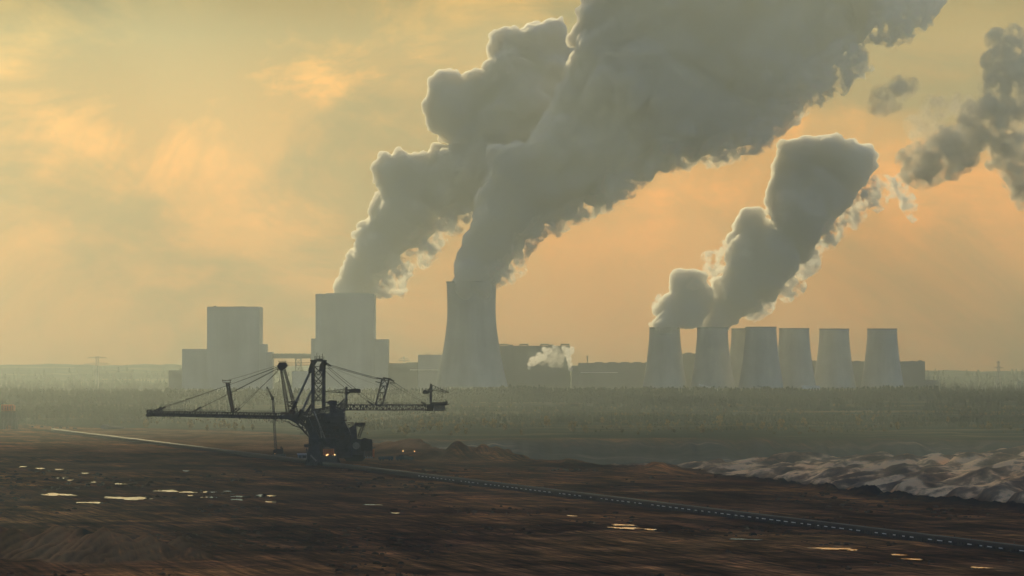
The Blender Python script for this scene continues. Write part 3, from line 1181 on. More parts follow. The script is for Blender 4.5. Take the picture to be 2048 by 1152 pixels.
def crown_template(kind, n, seed):
    """many leaf-sprays (quads) spread through a crown of unit height"""
    r = np.random.default_rng(seed)
    vs, fs = [], []
    for i in range(n):
        if kind == 'pine':
            h = 0.12 + 0.88 * r.random() ** 0.8
            rad = 0.26 * (1.02 - h) ** 0.75 + 0.01
            rr = rad * (0.35 + 0.75 * r.random())
        else:
            h = 0.2 + 0.8 * r.random()
            rad = 0.36 * math.sqrt(max(0.03, 1 - ((h - 0.6) / 0.42) ** 2)) if h < 1.02 else 0.05
            rr = rad * (0.3 + 0.8 * r.random())
        a = r.random() * 2 * math.pi
        c = np.array([rr * math.cos(a), rr * math.sin(a), h])
        s = (0.085 if kind == 'pine' else 0.13) * (0.6 + 0.8 * r.random())
        u = r.normal(size=3)
        u /= np.linalg.norm(u)
        w = np.cross(u, r.normal(size=3))
        w /= np.linalg.norm(w)
        b = len(vs)
        vs += [c + s * u, c + s * w, c - s * u * 0.9, c - s * w * 1.1]
        fs.append([b, b + 1, b + 2, b + 3])
    # a ragged inner body so that the crown is not see-through at its heart
    m = 7
    rings = ((0.06, 0.17), (0.4, 0.13), (0.75, 0.06), (0.97, 0.01)) if kind == 'pine' else ((0.25, 0.12), (0.45, 0.25), (0.75, 0.24), (0.95, 0.08))
    b = len(vs)
    for h, rad in rings:
        for k in range(m):
            a = 2 * math.pi * k / m
            q = rad * r.uniform(0.7, 1.25)
            vs.append(np.array([q * math.cos(a), q * math.sin(a), h + r.uniform(-.05, .05)]))
    for i in range(len(rings) - 1):
        for k in range(m):
            j = (k + 1) % m
            fs.append([b + i * m + k, b + i * m + j, b + (i + 1) * m + j, b + (i + 1) * m + k])
    return np.array(vs), np.array(fs)


PINES = [crown_template('pine', 44, s) for s in range(6)]
BROAD = [crown_template('broad', 40, s + 20) for s in range(6)]


def build_forest(name, label, kind, mat, xs, ys, hs):
    vs, fs, b = [], [], 0
    zs = height(xs, ys)
    tpl = PINES if kind == 'pine' else BROAD
    for x, y, z, h in zip(xs, ys, zs, hs):
        tv, tf = tpl[RNG.integers(len(tpl))]
        a = RNG.random() * 6.28
        ca, sa = math.cos(a), math.sin(a)
        wd = h * (0.8 + 0.5 * RNG.random()) * (1.0 if kind == 'pine' else 1.15)
        q = np.empty_like(tv)
        q[:, 0] = (tv[:, 0] * ca - tv[:, 1] * sa) * wd + x
        q[:, 1] = (tv[:, 0] * sa + tv[:, 1] * ca) * wd + y
        q[:, 2] = tv[:, 2] * h * 1.02 - 0.1 * h + z
        vs.append(q)
        fs.append(tf + b)
        b += len(tv)
    me = np_mesh(name, np.concatenate(vs), np.concatenate(fs), smooth=False)
    me.materials.append(mat)
    o = bpy.data.objects.new(name, me)
    COL.objects.link(o)
    o['kind'] = 'stuff'
    o['label'] = label
    o['category'] = 'forest'


def scatter(n, y0, y1, xfun=None, power=1.0):
    y = y0 + (y1 - y0) * RNG.random(n) ** power
    w = 150 + y * 0.155
    x = (RNG.random(n) * 2 - 1) * w
    return x, y


def build_woods():
    # dark pine wood in front of the power station
    x, y = scatter(9500, 5080, 5850)
    m = fbm(x / 260, y / 120, oct=3, seed=61)
    keep = ((y > 5380 + 90 * fbm(x / 200, y * 0, oct=3, seed=62)) & (m > -0.35)) | (m > 0.15)
    x, y = x[keep], y[keep]
    h = 6 + 4 * RNG.random(len(x)) + 7 * np.maximum(0, fbm(x / 120, y / 200, oct=2, seed=63))
    # taller stand left of centre
    build_forest('forest', 'dark hazy wood in front of the power station', 'pine', M_pine, x, y, h)
    # plantations on the slope
    x, y = scatter(17000, 4040, 5050)
    m = fbm(x / 420, y / 85, oct=3, seed=64)
    left = x < -190
    ok = np.where(left, y > 4950, True)
    keep = ok & ((m > -0.02) | (y > 4900))
    keep &= (y > 4170 + 80 * fbm(x / 160, y * 0 + 1, oct=3, seed=65))
    x, y = x[keep], y[keep]
    h = 2.2 + 1.6 * RNG.random(len(x)) + 6 * np.maximum(0, m[keep])
    build_forest('forest', 'dark pine plantation strips on the slope beyond the pit', 'pine', M_pine, x, y, h)
    x, y = scatter(6500, 4060, 5150)
    m = fbm(x / 420, y / 85, oct=3, seed=64)
    c = fbm(x / 150, y / 60, oct=3, seed=66)
    keep = np.where(x < -190, y > 4930, True) & (c > 0.02) & (m < 0.22)
    x, y = x[keep], y[keep]
    h = 2.0 + 2.2 * RNG.random(len(x))
    build_forest('forest', 'ochre autumn scrub between the dark pine strips', 'broad', M_mixed, x, y, h)
    # far ridges carry woods too
    x, y = scatter(2600, 6500, 7600)
    keep = (np.abs(x) > 330) | (y > 7200)
    x, y = x[keep], y[keep]
    build_forest('forest', 'faint far wood along the ridge behind the power station', 'pine', M_pine, x, y, 8 + 6 * RNG.random(len(x)))


def tree_proto(name, label, loc, h, seed, group, cat='tree'):
    t = thing(name, label, cat, loc, group)
    tv, tf = crown_template('broad', 70, seed)
    tv = tv * np.array([h * 0.85, h * 0.85, h])
    me = np_mesh('crown', tv, tf, smooth=False)
    me.materials.append(M_birch)
    o = bpy.data.objects.new('crown', me)
    COL.objects.link(o)
    o.parent = t
    m = MB()
    x, y, z = loc
    m.tube((x, y, z - 1), (x, y, z + h * 0.62), h * 0.022, 6, h * 0.008)
    for k in range(4):
        a = k * 1.7 + seed
        m.tube((x, y, z + h * (.3 + .08 * k)), (x + h * .2 * math.cos(a), y + h * .2 * math.sin(a), z + h * (.5 + .09 * k)), h * 0.009, 5, h * 0.003)
    m.build('trunk', M_bark, t)
    return t


def build_trees():
    r = random.Random(21)
    spots = []
    for px, py in ((432, 856), (441, 860), (450, 857), (456, 862), (470, 861), (489, 860), (505, 862), (380, 858), (416, 860), (290, 856)):
        spots.append((px + r.uniform(-3, 3), 4620 + r.uniform(-60, 160)))
    for px in (798, 806, 812, 835, 846, 852, 860, 880, 905, 912, 930, 965, 985, 1008, 1012, 1040, 1090, 1145):
        spots.append((px + r.uniform(-4, 4), 4020 + r.uniform(-30, 260)))
    for i in range(16):
        spots.append((r.uniform(1150, 1980), 4030 + r.uniform(0, 420)))
    protos = []
    g = 'yellow autumn trees on the far bank'
    lab = 'small yellow autumn tree standing on the hazy far bank of the pit'
    for i, (px, D) in enumerate(spots):
        x = (px - 1024) * K * D
        z = zg(x, D)
        h = r.uniform(5, 10)
        if i < 5:
            t = tree_proto('autumn_tree', lab, (x, D, z), h, 100 + i, g)
            protos.append(t)
        else:
            t = copy_tree(protos[i % 5])
            t.location = (x, D, z)
            s = r.uniform(0.7, 1.25)
            t.scale = (s * r.uniform(0.8, 1.1), s, s)
            t.rotation_euler = (0, 0, r.uniform(0, 6.28))


build_woods()
build_trees()

# ------------------------------------------------------------------ belt conveyor
def belt_x(y):
    return 189 - 0.2315 * (y - 1480)


def build_conveyor():
    y0, y1 = 1150.0, 4560.0
    a, b = Vector((belt_x(y0), y0, 0)), Vector((belt_x(y1), y1, 0))
    d = (b - a).normalized()
    s = Vector((d.y, -d.x, 0))          # to the right of the run
    L = (b - a).length
    t = thing('belt_conveyor', 'very long dark belt conveyor running across the mine floor under the spreader', 'conveyor', a)

    def pt(l, o, z):
        return a + d * l + s * o + Vector((0, 0, z))

    def strip(name, mat, o0, o1, z0, z1, seg=60):
        m = MB()
        n = int(L / seg)
        for i in range(n):
            l0, l1 = L * i / n, L * (i + 1) / n
            m.add([pt(l0, o0, z0), pt(l0, o1, z0), pt(l0, o1, z1), pt(l0, o0, z1), pt(l1, o0, z0), pt(l1, o1, z0), pt(l1, o1, z1), pt(l1, o0, z1)],
                  [(0, 4, 5, 1), (1, 5, 6, 2), (2, 6, 7, 3), (3, 7, 4, 0)] + ([(0, 1, 2, 3)] if i == 0 else []) + ([(4, 7, 6, 5)] if i == n - 1 else []))
        return m.build(name, mat, t)
    strip('belt', M_rubber, -1.25, 1.25, 2.75, 2.95)
    strip('return_belt', M_rubber, -1.2, 1.2, 1.25, 1.35)
    strip('side_frame', M_black, -1.75, -1.42, 1.7, 2.55)
    strip('skirt', M_black, -1.40, -1.34, 0.1, 2.7)
    strip('belt_sheen', M_edge, 1.28, 1.62, 2.70, 2.98)  # pale strip added in place of the belt's bright sheen
    strip('side_frame', M_black, 1.42, 1.75, 1.7, 2.55)
    m = MB()
    n = int(L / 3.6)
    for i in range(n):
        l = (i + .5) * L / n
        for o in (-1.6, 1.6):
            m.bar(pt(l, o, -0.8), pt(l, o, 1.71), 0.22)
        m.bar(pt(l, -1.9, 0.35), pt(l, 1.9, 0.35), 0.25)
        m.bar(pt(l, -1.42, 2.3), pt(l, 1.42, 2.3), 0.18)
    o = m.build('support_frame', M_black, t)
    o['kind'] = 'stuff'
    # sledges under each module close off the view below the belt
    m = MB()
    k = int(L / 11.4)
    for i in range(k):
        l0, l1 = L * i / k + 0.5, L * (i + 1) / k - 0.5
        m.add([pt(l0, -1.62, -0.6), pt(l1, -1.62, -0.6), pt(l1, -1.62, 0.75), pt(l0, -1.62, 0.75), pt(l0, -1.45, -0.6), pt(l1, -1.45, -0.6), pt(l1, -1.45, 0.75), pt(l0, -1.45, 0.75)],
              [(0, 1, 2, 3), (7, 6, 5, 4), (0, 4, 5, 1), (3, 2, 6, 7), (0, 3, 7, 4), (1, 5, 6, 2)])
    o = m.build('sledge', M_black, t)
    o['kind'] = 'stuff'
    # white plates added in place of sky glints along the walkway
    rest = MB()
    r = random.Random(8)
    for i in range(k):
        l0 = L * i / k + 2.2 + r.uniform(-.5, .5)
        l1 = l0 + r.uniform(2.6, 6.4)
        if r.random() < 0.12 or i > 125:
            continue
        vs = [pt(l0, -2.05, 1.15), pt(l1, -2.05, 1.15), pt(l1, -2.05, 1.52), pt(l0, -2.05, 1.52), pt(l0, -1.99, 1.15), pt(l1, -1.99, 1.15), pt(l1, -1.99, 1.52), pt(l0, -1.99, 1.52)]
        fs = [(0, 1, 2, 3), (7, 6, 5, 4), (0, 4, 5, 1), (1, 5, 6, 2), (2, 6, 7, 3), (3, 7, 4, 0)]
        if i < 95:
            MB().add(vs, fs).build('glint_plate', M_white, t)
        else:
            rest.add(vs, fs)
    o = rest.build('glint_plate', M_white, t)
    o['kind'] = 'stuff'
    # emergency-stop posts and pull-cord brackets along the belt
    m = MB()
    for i in range(int(L / 22)):
        l = i * 22.0 + r.uniform(0, 6)
        h = r.uniform(0.5, 1.1)
        m.bar(pt(l, 1.6, 2.5), pt(l, 1.6, 3.0 + h), 0.25)
    o = m.build('bracket', M_black, t)
    o['kind'] = 'stuff'


build_conveyor()

# ------------------------------------------------------------------ spreader
SD = 2900.0
SP = on_floor(645, 930)
SD = SP.y
SS = K * SD
SBASE = Vector((SP.x, SP.y, 0.0))


def S(px, py, v=0.0):
    """spreader drawing: photograph pixel to metres in the machine's own upright plane"""
    return Vector((SBASE.x + (px - 645) * SS, SBASE.y + v, (930 - py) * SS))


def sbox(mb, x0, x1, y0, y1, v0, v1):
    a, b = S(x0, y1, v0), S(x1, y0, v1)
    return mb.box(a.x, b.x, a.y, b.y, a.z, b.z)


def sprism(mb, pts, v0, v1):
    return mb.prism([(S(x, y).x, S(x, y).z) for x, y in pts], SBASE.y + v0, SBASE.y + v1)


def truss(mb, top, bot, v, bays, chord, brace):
    """box truss girder between two upper and two lower chords given as px pairs"""
    (ax, ay), (bx, by) = top
    (cx, cy_), (dx, dy) = bot
    T0, T1, B0, B1 = S(ax, ay), S(bx, by), S(cx, cy_), S(dx, dy)
    for o in (-v, v):
        off = Vector((0, o, 0))
        mb.bar(T0 + off, T1 + off, chord)
        mb.bar(B0 + off, B1 + off, chord)
        for i in range(bays + 1):
            f = i / bays
            p, q = T0.lerp(T1, f) + off, B0.lerp(B1, f) + off
            mb.bar(p, q, brace)
            if i < bays:
                g = (i + 1) / bays
                if i % 2:
                    mb.bar(p, B0.lerp(B1, g) + off, brace)
                else:
                    mb.bar(q, T0.lerp(T1, g) + off, brace)
    for i in range(bays + 1):
        f = i / bays
        for P0, P1 in ((T0, T1), (B0, B1)):
            p = P0.lerp(P1, f)
            mb.bar(p + Vector((0, -v, 0)), p + Vector((0, v, 0)), brace)
            if i < bays:
                g = P0.lerp(P1, (i + 1) / bays)
                mb.bar(p + Vector((0, -v, 0)), g + Vector((0, v, 0)), brace)


def build_spreader():
    t = thing('spreader', 'huge dark open-cast spreader with a long boom to either side and a lattice tower', 'spreader', SBASE)
    # crawlers
    def crawler(x0, x1, v, y0=917, y1=932.5):
        m = MB()
        a, b = S(x0, y1), S(x1, y0)
        h = b.z - a.z
        poly = [(a.x + h * .35, a.z), (b.x - h * .35, a.z), (b.x, a.z + h * .45), (b.x - h * .25, b.z), (a.x + h * .25, b.z), (a.x, a.z + h * .45)]
        m.prism(poly, SBASE.y + v - 1.8, SBASE.y + v + 1.8)
        o = m.build('crawler', M_black, t)
        w = MB()
        n = 6
        for i in range(n):
            x = a.x + h * .4 + (b.x - a.x - h * .8) * i / (n - 1)
            w.tube((x, SBASE.y + v - 2.15, a.z + h * .3), (x, SBASE.y + v - 1.803, a.z + h * .3), h * .22, 12)
        w.build('road_wheel', M_steel2, o)
    for v in (-17, -11.5, 11.5, 17):
        crawler(612, 640, v)
        crawler(646, 679, v + 0.6)
    m = MB()
    for v in (-14, 14):
        sbox(m, 616, 675, 903, 917, v - 1.6, v + 1.6)
        sprism(m, [(622, 903), (636, 903), (640, 880), (632, 880)], v - 1.2, v + 1.2)
        sprism(m, [(662, 903), (674, 903), (668, 880), (660, 880)], v - 1.2, v + 1.2)
    sbox(m, 622, 674, 876, 884, -15.5, 15.5)
    m.build('undercarriage', M_steel, t)
    m = MB()
    c = S(648, 870)
    m.lathe([(9.5, c.z - 2.5), (9.5, c.z + 1.0), (0.02, c.z + 1.0), (0.02, c.z - 2.5)], c.x, c.y, 40)
    m.build('slewing_ring', M_steel2, t)
    # loading hopper and chute block low in the front
    m = MB()
    sprism(m, [(619, 905), (619, 872), (633, 862), (640, 872), (640, 908), (631, 916)], -13, -6)
    for i in range(5):
        sbox(m, 613 + i * 0.8, 634, 893 + i * 6, 894 + i * 6, -15, -12.9)
    for i in range(6):
        p, q = S(615 + i * 4, 896, -14.6), S(621 + i * 4, 926, -14.6)
        m.bar(p, q, 0.5)
    sbox(m, 610, 624, 888, 893, -14, -8)
    m.build('loading_chute', M_steel, t)
    # superstructure: the stepped dark body
    m = MB()
    sprism(m, [(622, 872), (624, 846), (636, 838), (676, 836), (690, 826), (690, 850), (697, 856), (703, 872), (700, 884), (640, 886)], -8, 8)
    sprism(m, [(611, 836), (640, 828), (640, 850), (628, 880), (621, 876), (614, 860)], -3.2, 3.2)
    for v in (-4.5, 4.5):
        for a, b in (((582, 832), (624, 828)), ((584, 838), (612, 838)), ((588, 845), (614, 848)), ((600, 854), (616, 858)), ((584, 836), (622, 878)), ((594, 832), (620, 866)),
                     ((604, 831), (596, 848)), ((612, 832), (604, 856)), ((590, 834), (604, 850)), ((600, 833), (616, 856)), ((618, 830), (612, 866))):
            m.bar(S(*a, v), S(*b, v), 0.7)
    sprism(m, [(642, 826), (690, 826), (689, 846), (642, 846)], -10.5, 10.5)
    sprism(m, [(658, 846), (692, 846), (700, 868), (702, 905), (690, 912), (660, 912)], -6, 9)
    m.build('superstructure', M_steel, t)
    m = MB()
    r = random.Random(4)
    for i in range(9):
        y = 838 + i * 5.2
        x0, x1 = 626 + r.uniform(0, 6), 690 + i * 1.2 + r.uniform(-8, 4)
        v = -11 + r.uniform(-1, 1)
        sbox(m, x0, x1, y, y + 0.9, v, v + 3)
        m.rail(S(x0, y, v), S(x1, y, v), 1.2, 2.4)
    for i in range(7):
        x = r.uniform(630, 695)
        y = r.uniform(842, 880)
        m.bar(S(x, y, -11), S(x + r.choice((-9, 9)), y + 10, -11), 0.9, 0.5)
    for i in range(8):
        x = 628 + i * 9
        m.bar(S(x, 838 + r.uniform(0, 6), -11.2), S(x + r.uniform(-2, 2), 884, -11.2), 0.4)
    m.build('stair_gallery', M_steel2, t)
    m = MB()
    for x0, x1, y0, y1 in ((646, 656, 852, 864), (668, 678, 852, 862), (650, 660, 869, 879), (682, 692, 866, 880), (634, 642, 866, 874)):
        m = MB()
        sbox(m, x0, x1, y0, y1, -9.6, -8.003)
        m.build('cabinet', M_rust, t)
    m = MB()
    sprism(m, [(621, 874), (700, 870), (704, 914), (676, 917), (668, 894), (648, 894), (642, 914), (624, 912)], -5.5, 7)
    m.build('machinery_deck', M_steel, t)
    for k in range(34):
        x, y = r.uniform(624, 694), r.uniform(838, 908)
        if y > 892 and 645 < x < 674:
            continue
        w, h = r.uniform(2, 8), r.uniform(1.5, 6)
        m = MB()
        v = -11.6 - r.uniform(0, 2.2)
        sbox(m, x, x + w, y, y + h, v, v + r.uniform(0.8, 2.6))
        m.build('panel', r.choice((M_steel2, M_rust, M_black, M_steel, M_paleg if k % 9 == 0 else M_steel2)), t)
    m = MB()
    for k in range(22):
        x, y = r.uniform(618, 692), r.uniform(836, 890)
        a, b = S(x, y, -14.2 + r.uniform(-1, 1)), S(x + r.uniform(-12, 12), y + r.uniform(6, 24), -14.2)
        m.bar(a, b, r.uniform(0.25, 0.6))
    for k in range(7):
        y = 842 + k * 9
        x0, x1 = 640 + r.uniform(-14, 10), 690 + r.uniform(-10, 14)
        sbox(m, x0, x1, y, y + 0.7, -15.5, -12.6)
        m.rail(S(x0, y, -15.5), S(x1, y, -15.5), 1.2, 2.0, 0.1)
    m.build('front_walkway', M_steel2, t)
    m = MB()
    m.tube(S(629, 822, -12), S(652, 878, -12), 0.7)
    m.tube(S(640, 846, -12.5), S(646, 882, -12.5), 0.5)
    m.build('inclined_pipe', M_paleg, t)

    # tower between the booms
    m = MB()
    for v in (-6, 6):
        sbox(m, 623.2, 628.6, 722, 826, v - 1.2, v + 1.2)
        sbox(m, 644.6, 650.2, 722, 820, v - 1.2, v + 1.2)
    m.build('tower_leg', M_steel, t)
    m = MB()
    L, R = 628.6, 644.6
    ys = [733, 750, 767, 784, 801]
    for v in (-5.6, 5.6):
        for i, y in enumerate(ys):
            m.bar(S(L, y, v), S(R, y, v), 0.55)
            if i < len(ys) - 1:
                y2 = ys[i + 1]
                m.bar(S(L, y, v), S(R, y2, v), 0.42)
                m.bar(S(R, y, v), S(L, y2, v), 0.42)
                mid = (y + y2) / 2
                m.bar(S(L, mid, v), S(636.6, y2, v), 0.3)
                m.bar(S(R, mid, v), S(636.6, y2, v), 0.3)
    for x in (626, 647):
        for i, y in enumerate(ys):
            m.bar(S(x, y, -5), S(x, y, 5), 0.5)
            if i < len(ys) - 1:
                m.bar(S(x, y, -5), S(x, ys[i + 1], 5), 0.35)
    m.build('tower_lattice', M_steel, t)
    m = MB()
    sbox(m, 621, 652, 720, 723.5, -8, 8)
    sprism(m, [(621, 728), (626, 720), (633, 719), (633, 724), (627, 734), (623, 746), (617.5, 747), (618, 738)], -7.2, -4.4)
    sprism(m, [(621, 728), (626, 720), (633, 719), (633, 724), (627, 734), (623, 746), (617.5, 747), (618, 738)], 4.4, 7.2)
    sprism(m, [(644, 742), (638, 744), (640, 730), (646, 721), (656, 727), (662, 731), (660, 733), (651, 730)], -7.2, 7.2)
    sbox(m, 650, 664, 736, 736.9, -5, 5)
    m.rail(S(631, 720, -7.5), S(647, 720, -7.5), 2.2, 2, 0.12)
    m.rail(S(631, 720, 7.5), S(647, 720, 7.5), 2.2, 2, 0.12)
    for x, h in ((634, 5), (639, 3.4), (645, 4.6), (630, 3)):
        m.bar(S(x, 720, -3), S(x, 720, -3) + Vector((0, 0, h)), 0.35)
    sbox(m, 633, 645, 717.8, 720, -3, 3)
    m.build('tower_head', M_black, t)
    m = MB()      # the braced deck round the tower's foot
    truss(m, ((604, 826), (690, 806)), ((612, 836), (690, 822)), 8.5, 12, 0.9, 0.5)
    for v in (-9, 9):
        m.bar(S(610, 829, v), S(626, 806, v), 1.3)
        m.bar(S(690, 822, v), S(652, 804, v), 0.7)
        m.bar(S(676, 812, v), S(690, 797, v), 0.8)
        m.bar(S(680, 817, v), S(692, 800, v), 0.6)
    sbox(m, 659, 672, 804, 818, -5, 5)
    sbox(m, 624, 640, 817, 827, -6, 6)
    for i in range(5):
        c = S(661 + i * 2.4, 805, 0)
        m.tube((c.x, c.y - 4, c.z), (c.x, c.y + 4, c.z), 1.6, 12)
    m.build('tower_deck', M_steel, t)
    m = MB()
    sbox(m, 641, 690, 826.5, 834, -11.5, -10.503)
    sbox(m, 660, 688, 818, 826, -9, 9)
    m.build('machine_house', M_steel2, t)

    # leaning A-mast with its block head
    m = MB()
    for v in (-5, 5):
        b = [S(573, 826, v - 1.2), S(579, 826, v - 1.2), S(579, 826, v + 1.2), S(573, 826, v + 1.2)]
        tp = [S(561, 739, v - .8), S(564, 739, v - .8), S(564, 739, v + .8), S(561, 739, v + .8)]
        m.lattice(b, tp, 10, 0.34, 0.14, False)
        b = [S(591, 828, v - 1.2), S(596.5, 828, v - 1.2), S(596.5, 828, v + 1.2), S(591, 828, v + 1.2)]
        tp = [S(567, 739, v - .8), S(570, 739, v - .8), S(570, 739, v + .8), S(567, 739, v + .8)]
        m.lattice(b, tp, 10, 0.34, 0.14, False)
        m.bar(S(576, 804, v), S(592, 803, v), 0.7)
        m.bar(S(577, 813, v), S(594, 813, v), 0.7)
        m.bar(S(576, 804, v), S(594, 813, v), 0.4)
        m.bar(S(577, 813, v), S(592, 803, v), 0.4)
    m.build('leaning_mast', M_steel, t)
    m = MB()
    sprism(m, [(554.5, 733), (559, 725), (571, 724.5), (575, 731), (571, 737), (564, 741), (558, 738)], -6.5, 6.5)
    sbox(m, 557, 573, 722.6, 723.4, -6.5, 6.5)
    m.rail(S(557, 724.5, -6.6), S(573, 724.5, -6.6), 1.6, 2.0)
    sbox(m, 555, 568, 739, 740.2, -7, 7)
    m.build('mast_head', M_black, t)

    # discharge boom to the left
    m = MB()
    truss(m, ((300, 822.5), (580, 827)), ((297, 831.5), (575, 838)), 3.0, 52, 0.75, 0.4)
    sprism(m, [(300, 826), (575, 831.5), (575, 836), (300, 830)], -2.2, 2.2)
    sprism(m, [(556, 838), (575, 827), (600, 826), (612, 834), (603, 847), (588, 844), (575, 838.5)], -3.4, 3.4)
    m.build('discharge_boom', M_steel, t)
    m = MB()
    for v in (-3, 3):
        for a, b in (((295, 820), (303, 820)), ((303, 820), (303, 832)), ((295, 820), (294.5, 833)), ((294, 833), (304, 832))):
            m.bar(S(*a, v), S(*b, v), 0.75)
    for x, y in ((295, 820), (303, 820), (294.5, 832.5), (303, 832)):
        m.bar(S(x, y, -3), S(x, y, 3), 0.6)
    c = S(299, 827)
    m.tube((c.x, c.y - 2, c.z), (c.x, c.y + 2, c.z), 1.0, 14)
    m.build('discharge_head', M_steel, t)
    m = MB()
    m.rail(S(303, 822, -3.4), S(578, 826.6, -3.4), 1.3, 2.2, 0.08)
    m.rail(S(303, 822, 3.4), S(578, 826.6, 3.4), 1.3, 2.2, 0.08)
    m.build('handrail', M_steel2, t)
    m = MB()
    for v in (-2.6, 2.6):
        for a, b in (((308, 822), (321, 815.5)), ((316, 822), (329, 815)), ((384, 824), (397, 817)), ((388, 824), (400, 815.5)), ((464, 825), (472, 818)), ((470, 825), (479, 818))):
            m.bar(S(*a, v), S(*b, v), 0.7)
            c = S(*b, v)
            m.tube((c.x, c.y - .6, c.z), (c.x, c.y + .6, c.z), 0.75, 10)
        for x in (317, 324):
            m.bar(S(x, 822.5, v), S(x, 819, v), 0.4)
    m.build('cable_anchor', M_black, t)
    m = MB()
    for x, y in ((339, 834), (341, 838), (348, 834.5)):
        m.bar(S(x, 831, 0), S(x, y, 0), 0.35)
    sbox(m, 536, 566, 841.2, 842, -4, 4)
    for x in (538, 551, 564):
        m.bar(S(x, 836, 3.5), S(x, 842, 3.5), 0.3)
        m.bar(S(x, 836, -3.5), S(x, 842, -3.5), 0.3)
    pts = [(566, 839), (576, 841), (586, 848), (600, 853), (608, 860), (616, 868)]
    for (x0, y0), (x1, y1) in zip(pts, pts[1:]):
        for v in (-4.2, 4.2):
            m.bar(S(x0, y0 + 2.5, v), S(x1, y1 + 2.5, v), 0.45)
    m.build('service_platform', M_steel2, t)
    for x, y, w in ((590, 851.5, 16), (602, 858, 14), (606, 867, 10)):
        m = MB()
        sbox(m, x - w / 2, x + w / 2, y, y + 0.8, -5, 5)
        m.rail(S(x - w / 2, y, -5), S(x + w / 2, y, -5), 1.2, 2)
        m.build('service_platform', M_steel2, t)
    m = MB()
    for v in (-3.6, 3.6):
        m.tube(S(583, 828, v), S(587, 820, v), 2.2, 12)
        m.tube(S(602, 828, v), S(606, 821, v), 2.2, 12)
    sbox(m, 562, 578, 824.5, 829, -3.5, 3.5)
    m.build('winch_drum', M_rust, t)
    m = MB()
    for v in (-2.2, 2.2):
        m.lattice([S(463, 825, v - .5), S(468.5, 825, v - .5), S(468.5, 825, v + .5), S(463, 825, v + .5)],
                  [S(452, 766, v - .5), S(458, 766, v - .5), S(458, 766, v + .5), S(452, 766, v + .5)], 14, 0.42, 0.26, True)
    for x0, x1, y in ((444.5, 462, 761), (447, 462, 765.5)):
        sbox(m, x0, x1, y - 0.6, y + 0.6, -3.5, 3.5)
    m.bar(S(446, 759, -3), S(446, 765, -3), .4)
    m.bar(S(461, 760, -3), S(461, 766, -3), .4)
    sbox(m, 458, 466, 788.5, 789.6, -3.2, 3.2)
    m.build('boom_pylon', M_rust, t)

    # counterweight boom to the right
    m = MB()
    truss(m, ((688, 810), (857, 810)), ((688, 820), (857, 820)), 3.4, 26, 0.85, 0.45)
    sbox(m, 690, 857, 818.8, 819.9, -2.4, 2.4)
    m.build('counterweight_boom', M_steel, t)
    m = MB()
    m.rail(S(694, 809.6, -3.6), S(850, 809.6, -3.6), 1.3, 2.6, 0.07)
    m.rail(S(694, 809.6, 3.6), S(850, 809.6, 3.6), 1.3, 2.6, 0.07)
    m.build('handrail', M_steel2, t)
    m = MB()
    sprism(m, [(854, 822), (854, 810), (866, 804.5), (892, 803.5), (895, 806), (895, 811), (868, 811), (866, 822)], -5, 5)
    sbox(m, 893.5, 897.5, 808.6, 810, -2, 2)
    m.tube(S(893, 805, -3), S(893, 805, 3), 1.0, 12)
    sbox(m, 861, 870, 826.4, 827.2, -2.2, 2.2)
    m.bar(S(864, 822, 1.5), S(863, 827, 1.5), .3)
    m.bar(S(868, 822, -1.5), S(869, 827, -1.5), .3)
    m.rail(S(867, 803.6, -4.8), S(892, 803.6, -4.8), 1.2, 2.2)
    m.build('counterweight_house', M_black, t)
    sbox(MB(), 868.3, 890, 811.3, 822, -4.6, 4.6).build('counterweight', M_ochre, t)
    m = MB()
    for v in (-3.4, 3.4):
        m.bar(S(750.5, 811, v), S(764, 758, v), 1.0)
        m.bar(S(764.5, 811, v), S(778, 758, v), 1.0)
        ys = [798, 785, 772, 761]
        pr = None
        for y in [811] + ys:
            f = (811 - y) / 53
            xa, xb = 750.5 + 13.5 * f, 764.5 + 13.5 * f
            m.bar(S(xa, y, v), S(xb, y, v), 0.6)
            if pr:
                m.bar(S(pr[0], pr[1], v), S((xa + xb) / 2, y, v), 0.42)
                m.bar(S(pr[2], pr[1], v), S((xa + xb) / 2, y, v), 0.42)
            pr = (xa, y, xb)
    for x, y in ((764, 758), (778, 758), (757, 785), (771, 785)):
        m.bar(S(x, y, -3.4), S(x, y, 3.4), 0.7)
    m.build('boom_pylon', M_steel, t)
    m = MB()
    for v in (-3.4, 3.4):
        m.bar(S(753, 756, v), S(770, 759, v), 0.9)
        m.bar(S(766, 756, v), S(781, 758.5, v), 1.2)
        m.bar(S(779, 758, v), S(788, 763, v), 1.1)
        m.bar(S(751, 763.5, v), S(762, 766, v), 0.6)
        m.bar(S(780, 765.5, v), S(790, 766.5, v), 0.6)
    m.build('pylon_head', M_black, t)
    m = MB()
    for v in (-2.8, 2.8):
        m.bar(S(734, 801.5, v), S(745, 809, v), 0.9)
        m.bar(S(842, 804, v), S(852, 810, v), 1.0)
    m.build('cable_anchor', M_black, t)

    # stay cables, each a rope of its own
    cab = [((556, 733), (328, 815.5), .16), ((554, 735), (321, 816), .16), ((447, 763), (554.5, 731), .13),
           ((556, 736), (400, 816), .15), ((557, 737), (397, 818), .15), ((558, 738), (479, 818.5), .14), ((559, 740), (472, 819), .14),
           ((563, 741), (548, 826), .10), ((560, 741), (553, 826), .10),
           ((573, 726), (622, 725.5), .22), ((573, 730), (622, 730), .22),
           ((660, 730), (754, 756), .22), ((661, 733), (755, 758.5), .2), ((655, 736), (734, 802), .15), ((650, 742), (702, 786), .15),
           ((664, 736), (755, 770), .09), ((786, 763), (853, 808), .18), ((779, 766), (843, 804), .18), ((655, 732), (752, 809), .13), ((782, 772), (822, 806), .08)]
